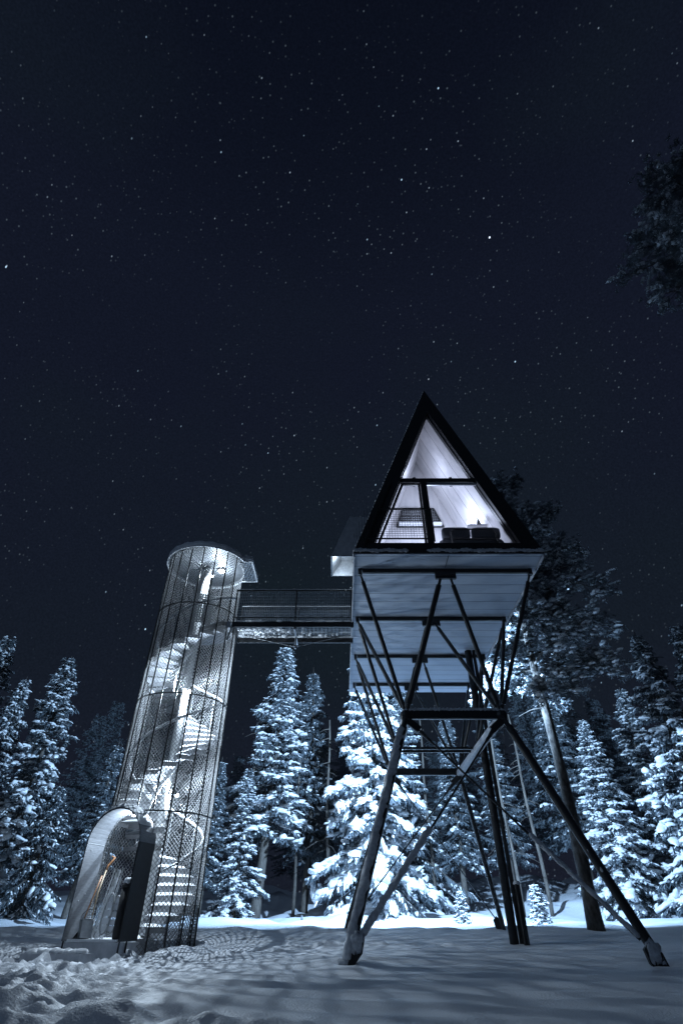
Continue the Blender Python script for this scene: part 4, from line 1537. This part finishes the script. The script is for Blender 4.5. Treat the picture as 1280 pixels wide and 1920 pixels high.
def brace(p, q_, r, snow_from=None, seed=0, rs=.05):
    d_ = (q_-p).normalized()
    o = MB().tube([p, q_], r, 8).build('brace', M['black_steel'], cabin)
    MB().tube([p+d_*.1, p+d_*.45], [r*2.4, r*1.3], 8).build('turnbuckle', M['black_steel'], o)
    if snow_from is not None:
        snow_sleeve(p.lerp(q_, snow_from), q_, rs, (0, 0, .03), o, seed, .3)
    return o
brace(FLn+Vector((.22, 0, -.30)), FRf+Vector((-.30, .02, .42)), .022, .58, 5, .042)
brace(FRn+Vector((-.20, 0, -.28)), FLf+Vector((.22, .05, .28)), .022, .55, 6, .060)
brace(BLn+Vector((.2, 0, -.3)), BRf+Vector((-.2, 0, .3)), .018)
brace(BRn+Vector((-.2, 0, -.3)), BLf+Vector((.2, 0, .3)), .022)
# feet
for P, sg in ((FLf, 1), (FRf, -1), (BLf, 1), (BRf, -1)):
    f = MB()
    c = Vector(P)
    prof = [(-.10*sg, -.12), (.02*sg, -.14), (.26*sg, .12), (.30*sg, .30), (.20*sg, .40), (0.02*sg, .26)]
    prof = [(c.x+u_, c.z+v_) for u_, v_ in prof]
    if sg < 0: prof = prof[::-1]
    f.prism(prof, c.y-.035, c.y+.035, 'Y')
    fo = f.build('foot_plate', M['black_steel'], cabin)
    if P in (FLf, FRf):
        s = MB()
        s.blob((c.x+sg*.16, c.y-.03, c.z+.28), (.11, .045, .14), 5, .2, rings=10, seg=14)
        s.blob((c.x-sg*.04, c.y+.02, c.z-.02), (.14, .12, .07), 7, .2)
        s.build('snow', M['rime'], fo, True)

# service shaft, short post and hanging wire
SX, SY = 4.19, 16.3
zg = gz(SX, SY)
sh_ = MB(); sh_.tube([(SX, SY, zg-.3), (SX, SY, ZF-.02)], .110, 20); sh_.build('service_shaft', M['black_clad'], cabin, True)
MB().tube([(SX+.17, SY-.05, zg-.3), (SX+.17, SY-.05, ZF-.03)], .055, 12).build('service_pipe', M['black_clad'], cabin, True)
pst = empty('service_post', (SX+.24, SY-.2, zg))
tag(pst, 'short dark post with snowy cap against the service shaft', 'post')
MB().bar((SX+.24, SY-.2, zg-.2), (SX+.24, SY-.2, .70), .13, .13, up=(0, 1, 0)).build('body', M['black_clad'], pst)
MB().blob((SX+.24, SY-.2, .72), (.09, .09, .05), 4, .1).build('snow', M['rime'], pst, True)
MB().tube([FRn+Vector((.03, .0, -.15)), Vector((3.95, 14.3, 1.9)), Vector((SX+.24, SY-.2, .74))], .008, 6).build('hanging_wire', M['black_steel'], cabin)

# entrance hood over the bridge
HY0, HY1, HZ = 14.03, 15.25, 9.25
hood_p = [(-.33, HZ), (.27, 10.85), (1.45, 10.85), (1.05, HZ)]
def hood_frame():
    m_ = MB()
    xs_, zt = -.33, 10.85
    roofx = lambda z: CX-outer(z)
    out_ = [(-.33, HZ), (.27, zt), (roofx(zt)+.02, zt), (roofx(HZ)+.02, HZ)]
    m_.prism(out_[::-1], HY0-.02, HY0, 'Y')
    m_.prism(out_[::-1], HY1, HY1+.02, 'Y')
    # outer sloping skin and top
    m_.add([(-.33, HY0, HZ), (-.33, HY1, HZ), (.27, HY1, zt), (.27, HY0, zt)], [(0, 1, 2, 3)])
    m_.add([(.27, HY0, zt), (.27, HY1, zt), (roofx(zt), HY1, zt), (roofx(zt), HY0, zt)], [(0, 1, 2, 3)])
    return m_
hd = hood_frame().build('entrance_hood', M['hood_metal'], cabin)
mb = MB()
mb.add([(-.30, HY0+.01, HZ), (-.30, HY1-.01, HZ), (.24, HY1-.01, 10.3), (.24, HY0+.01, 10.3)], [(3, 2, 1, 0)])
mb.add([(-.2, HY0+.012, HZ+.3), (.9, HY0+.012, HZ+.3), (.9, HY1-.012, HZ+.62), (-.2, HY1-.012, HZ+.62)], [(0, 1, 2, 3)])
mb.add([(-.30, HY1-.012, HZ), (.9, HY1-.012, HZ), (.9, HY1-.012, 10.4), (.1, HY1-.012, 10.4)], [(0, 1, 2, 3)])
mb.build('hood_lining', M['galv'], hd)
bl = MB().tube([(.0, 14.25, HZ+.26), (.0, 14.25, HZ+.32)], .05, 12).build('hood_lamp', M['bulb'], hd)
point('hood_lamp_light', (.0, 14.30, HZ+.18), 45, COOL, .03)
fr_ = MB()
fr_.bar((-.33, HY0-.02, HZ), (1.0, HY0-.02, HZ), .03, .04); fr_.bar((-.33, HY0, HZ), (-.33, HY1, HZ), .03, .04)
fr_.build('hood_edge', M['galv'], hd)

# ------------------------------------------------------------------ furniture seen through the gable
sofa = empty('sofa', (3.5, 11.3, zfi))
tag(sofa, 'dark grey two-seat sofa with its back to the glazed gable', 'sofa')
def cushion(x0, x1, y0, y1, z0, z1, nm, parent):
    cx, cy, cz = (x0+x1)/2, (y0+y1)/2, (z0+z1)/2
    vs, fs = [], []
    nu, nv_ = 12, 16
    for i in range(nu+1):
        t_ = math.pi*i/nu-math.pi/2
        for k in range(nv_):
            a = 2*math.pi*k/nv_
            f_ = lambda c_, e_: math.copysign(abs(c_)**e_, c_)
            vs.append((cx+(x1-x0)/2*f_(math.cos(t_), .35)*f_(math.cos(a), .35), cy+(y1-y0)/2*f_(math.cos(t_), .35)*f_(math.sin(a), .35), cz+(z1-z0)/2*f_(math.sin(t_), .45)))
    for i in range(nu):
        for k in range(nv_):
            fs.append((i*nv_+k, i*nv_+(k+1) % nv_, (i+1)*nv_+(k+1) % nv_, (i+1)*nv_+k))
    return MB().add(vs, fs).build(nm, M['fabric'], parent, True)
zs_ = zfi
cushion(2.64, 3.40, 10.98, 11.2, zs_+.58, zs_+.93, 'back_cushion', sofa)
cushion(3.43, 4.19, 10.98, 11.2, zs_+.58, zs_+.93, 'back_cushion', sofa)
cushion(2.55, 4.30, 11.0, 11.9, zs_+.34, zs_+.62, 'seat', sofa)
f = MB()
f.tube([(2.86, 10.93, zs_+.02), (2.86, 10.93, zs_+.70), (2.95, 10.93, zs_+.80), (3.95, 10.93, zs_+.80), (4.03, 10.93, zs_+.70), (4.03, 10.93, zs_+.02)], .022, 8)
f.tube([(2.9, 10.95, zs_+.5), (4.0, 10.95, zs_+.5)], .02, 8)
f.build('frame', M['black_steel'], sofa)
lampo = empty('table_lamp', (3.78, 11.95, zs_+1.2))
tag(lampo, 'small glowing lamp on a shelf against the timber slope behind the sofa', 'lamp')
MB().tube([(3.66, 11.9, 8.78), (3.66, 11.9, 8.82)], .05, 12).build('base', M['black_steel'], lampo)
MB().tube([(3.66, 11.9, 8.82), (3.66, 11.9, 9.02)], [.06, .035], 12).build('shade', M['glow'], lampo, True)
cone = empty('cone_ornament', (3.98, 11.7, 8.7))
tag(cone, 'small dark cone ornament beside the glowing lamp', 'ornament')
MB().tube([(3.86, 11.62, 8.70), (3.86, 11.62, 8.98)], [.07, .012], 12).build('body', M['rubber'], cone)
MB().tube([(3.86, 11.62, 8.66), (3.86, 11.62, 8.70)], .03, 10).build('stem', M['rubber'], cone)
MB().box((3.5, 11.5, 8.62), (4.06, 12.1, 8.655)).build('shelf', M['timber'], cabin)
rd = empty('wall_disc', (4.0, 11.8, 9.2))
tag(rd, 'round dark wall fitting right of the glowing lamp', 'wall fitting')
MB().tube([(4.02, 11.62, 9.06), (3.99, 11.62, 9.05)], .09, 16).build('plate', M['rubber'], rd)
MB().tube([(3.99, 11.62, 9.05), (3.95, 11.62, 9.03)], .03, 10).build('knob', M['rubber'], rd)
MB().box((CX-inner_x(7.75)+.03, 11.3, 7.65), (CX-inner_x(7.75)+.09, 11.4, 7.95)).build('switch_panel', M['rubber'], cabin)

LAV = (0.66, 0.75, 1.0)
point('table_lamp_light', (3.66, 11.9, 9.12), 34, LAV, .05)
point('assumed_room_light', (2.5, 12.0, 8.5), 150, LAV, .25)  # assumed source without a visible fitting, added to brighten the room
point('assumed_loft_light', (2.6, 12.1, 10.9), 24, LAV, .12)  # also assumed and unseen, brightens the upper part of the room

# assumed spotlight in an assumed open back gable, source unseen, lighting the forest
sp_ = bpy.data.lights.new('assumed_rear_spot', 'SPOT')
sp_.energy = 18500; sp_.color = (0.42, 0.67, 1.0); sp_.spot_size = R(179); sp_.spot_blend = .03; sp_.shadow_soft_size = .06
spo = bpy.data.objects.new('assumed_rear_spot', sp_); col.objects.link(spo)
spo.location = (3.0, 20.13, 7.62)
spo.rotation_euler = (R(90), 0, 0)      # looks along +Y

# loose snow lying on things cannot be counted
for o in scene.objects:
    if o.parent is not None and o.type == 'MESH' and (o.name.split('.')[0] in ('snow', 'deck_snow', 'sill_snow', 'roof_edge_snow')):
        o['kind'] = 'stuff'
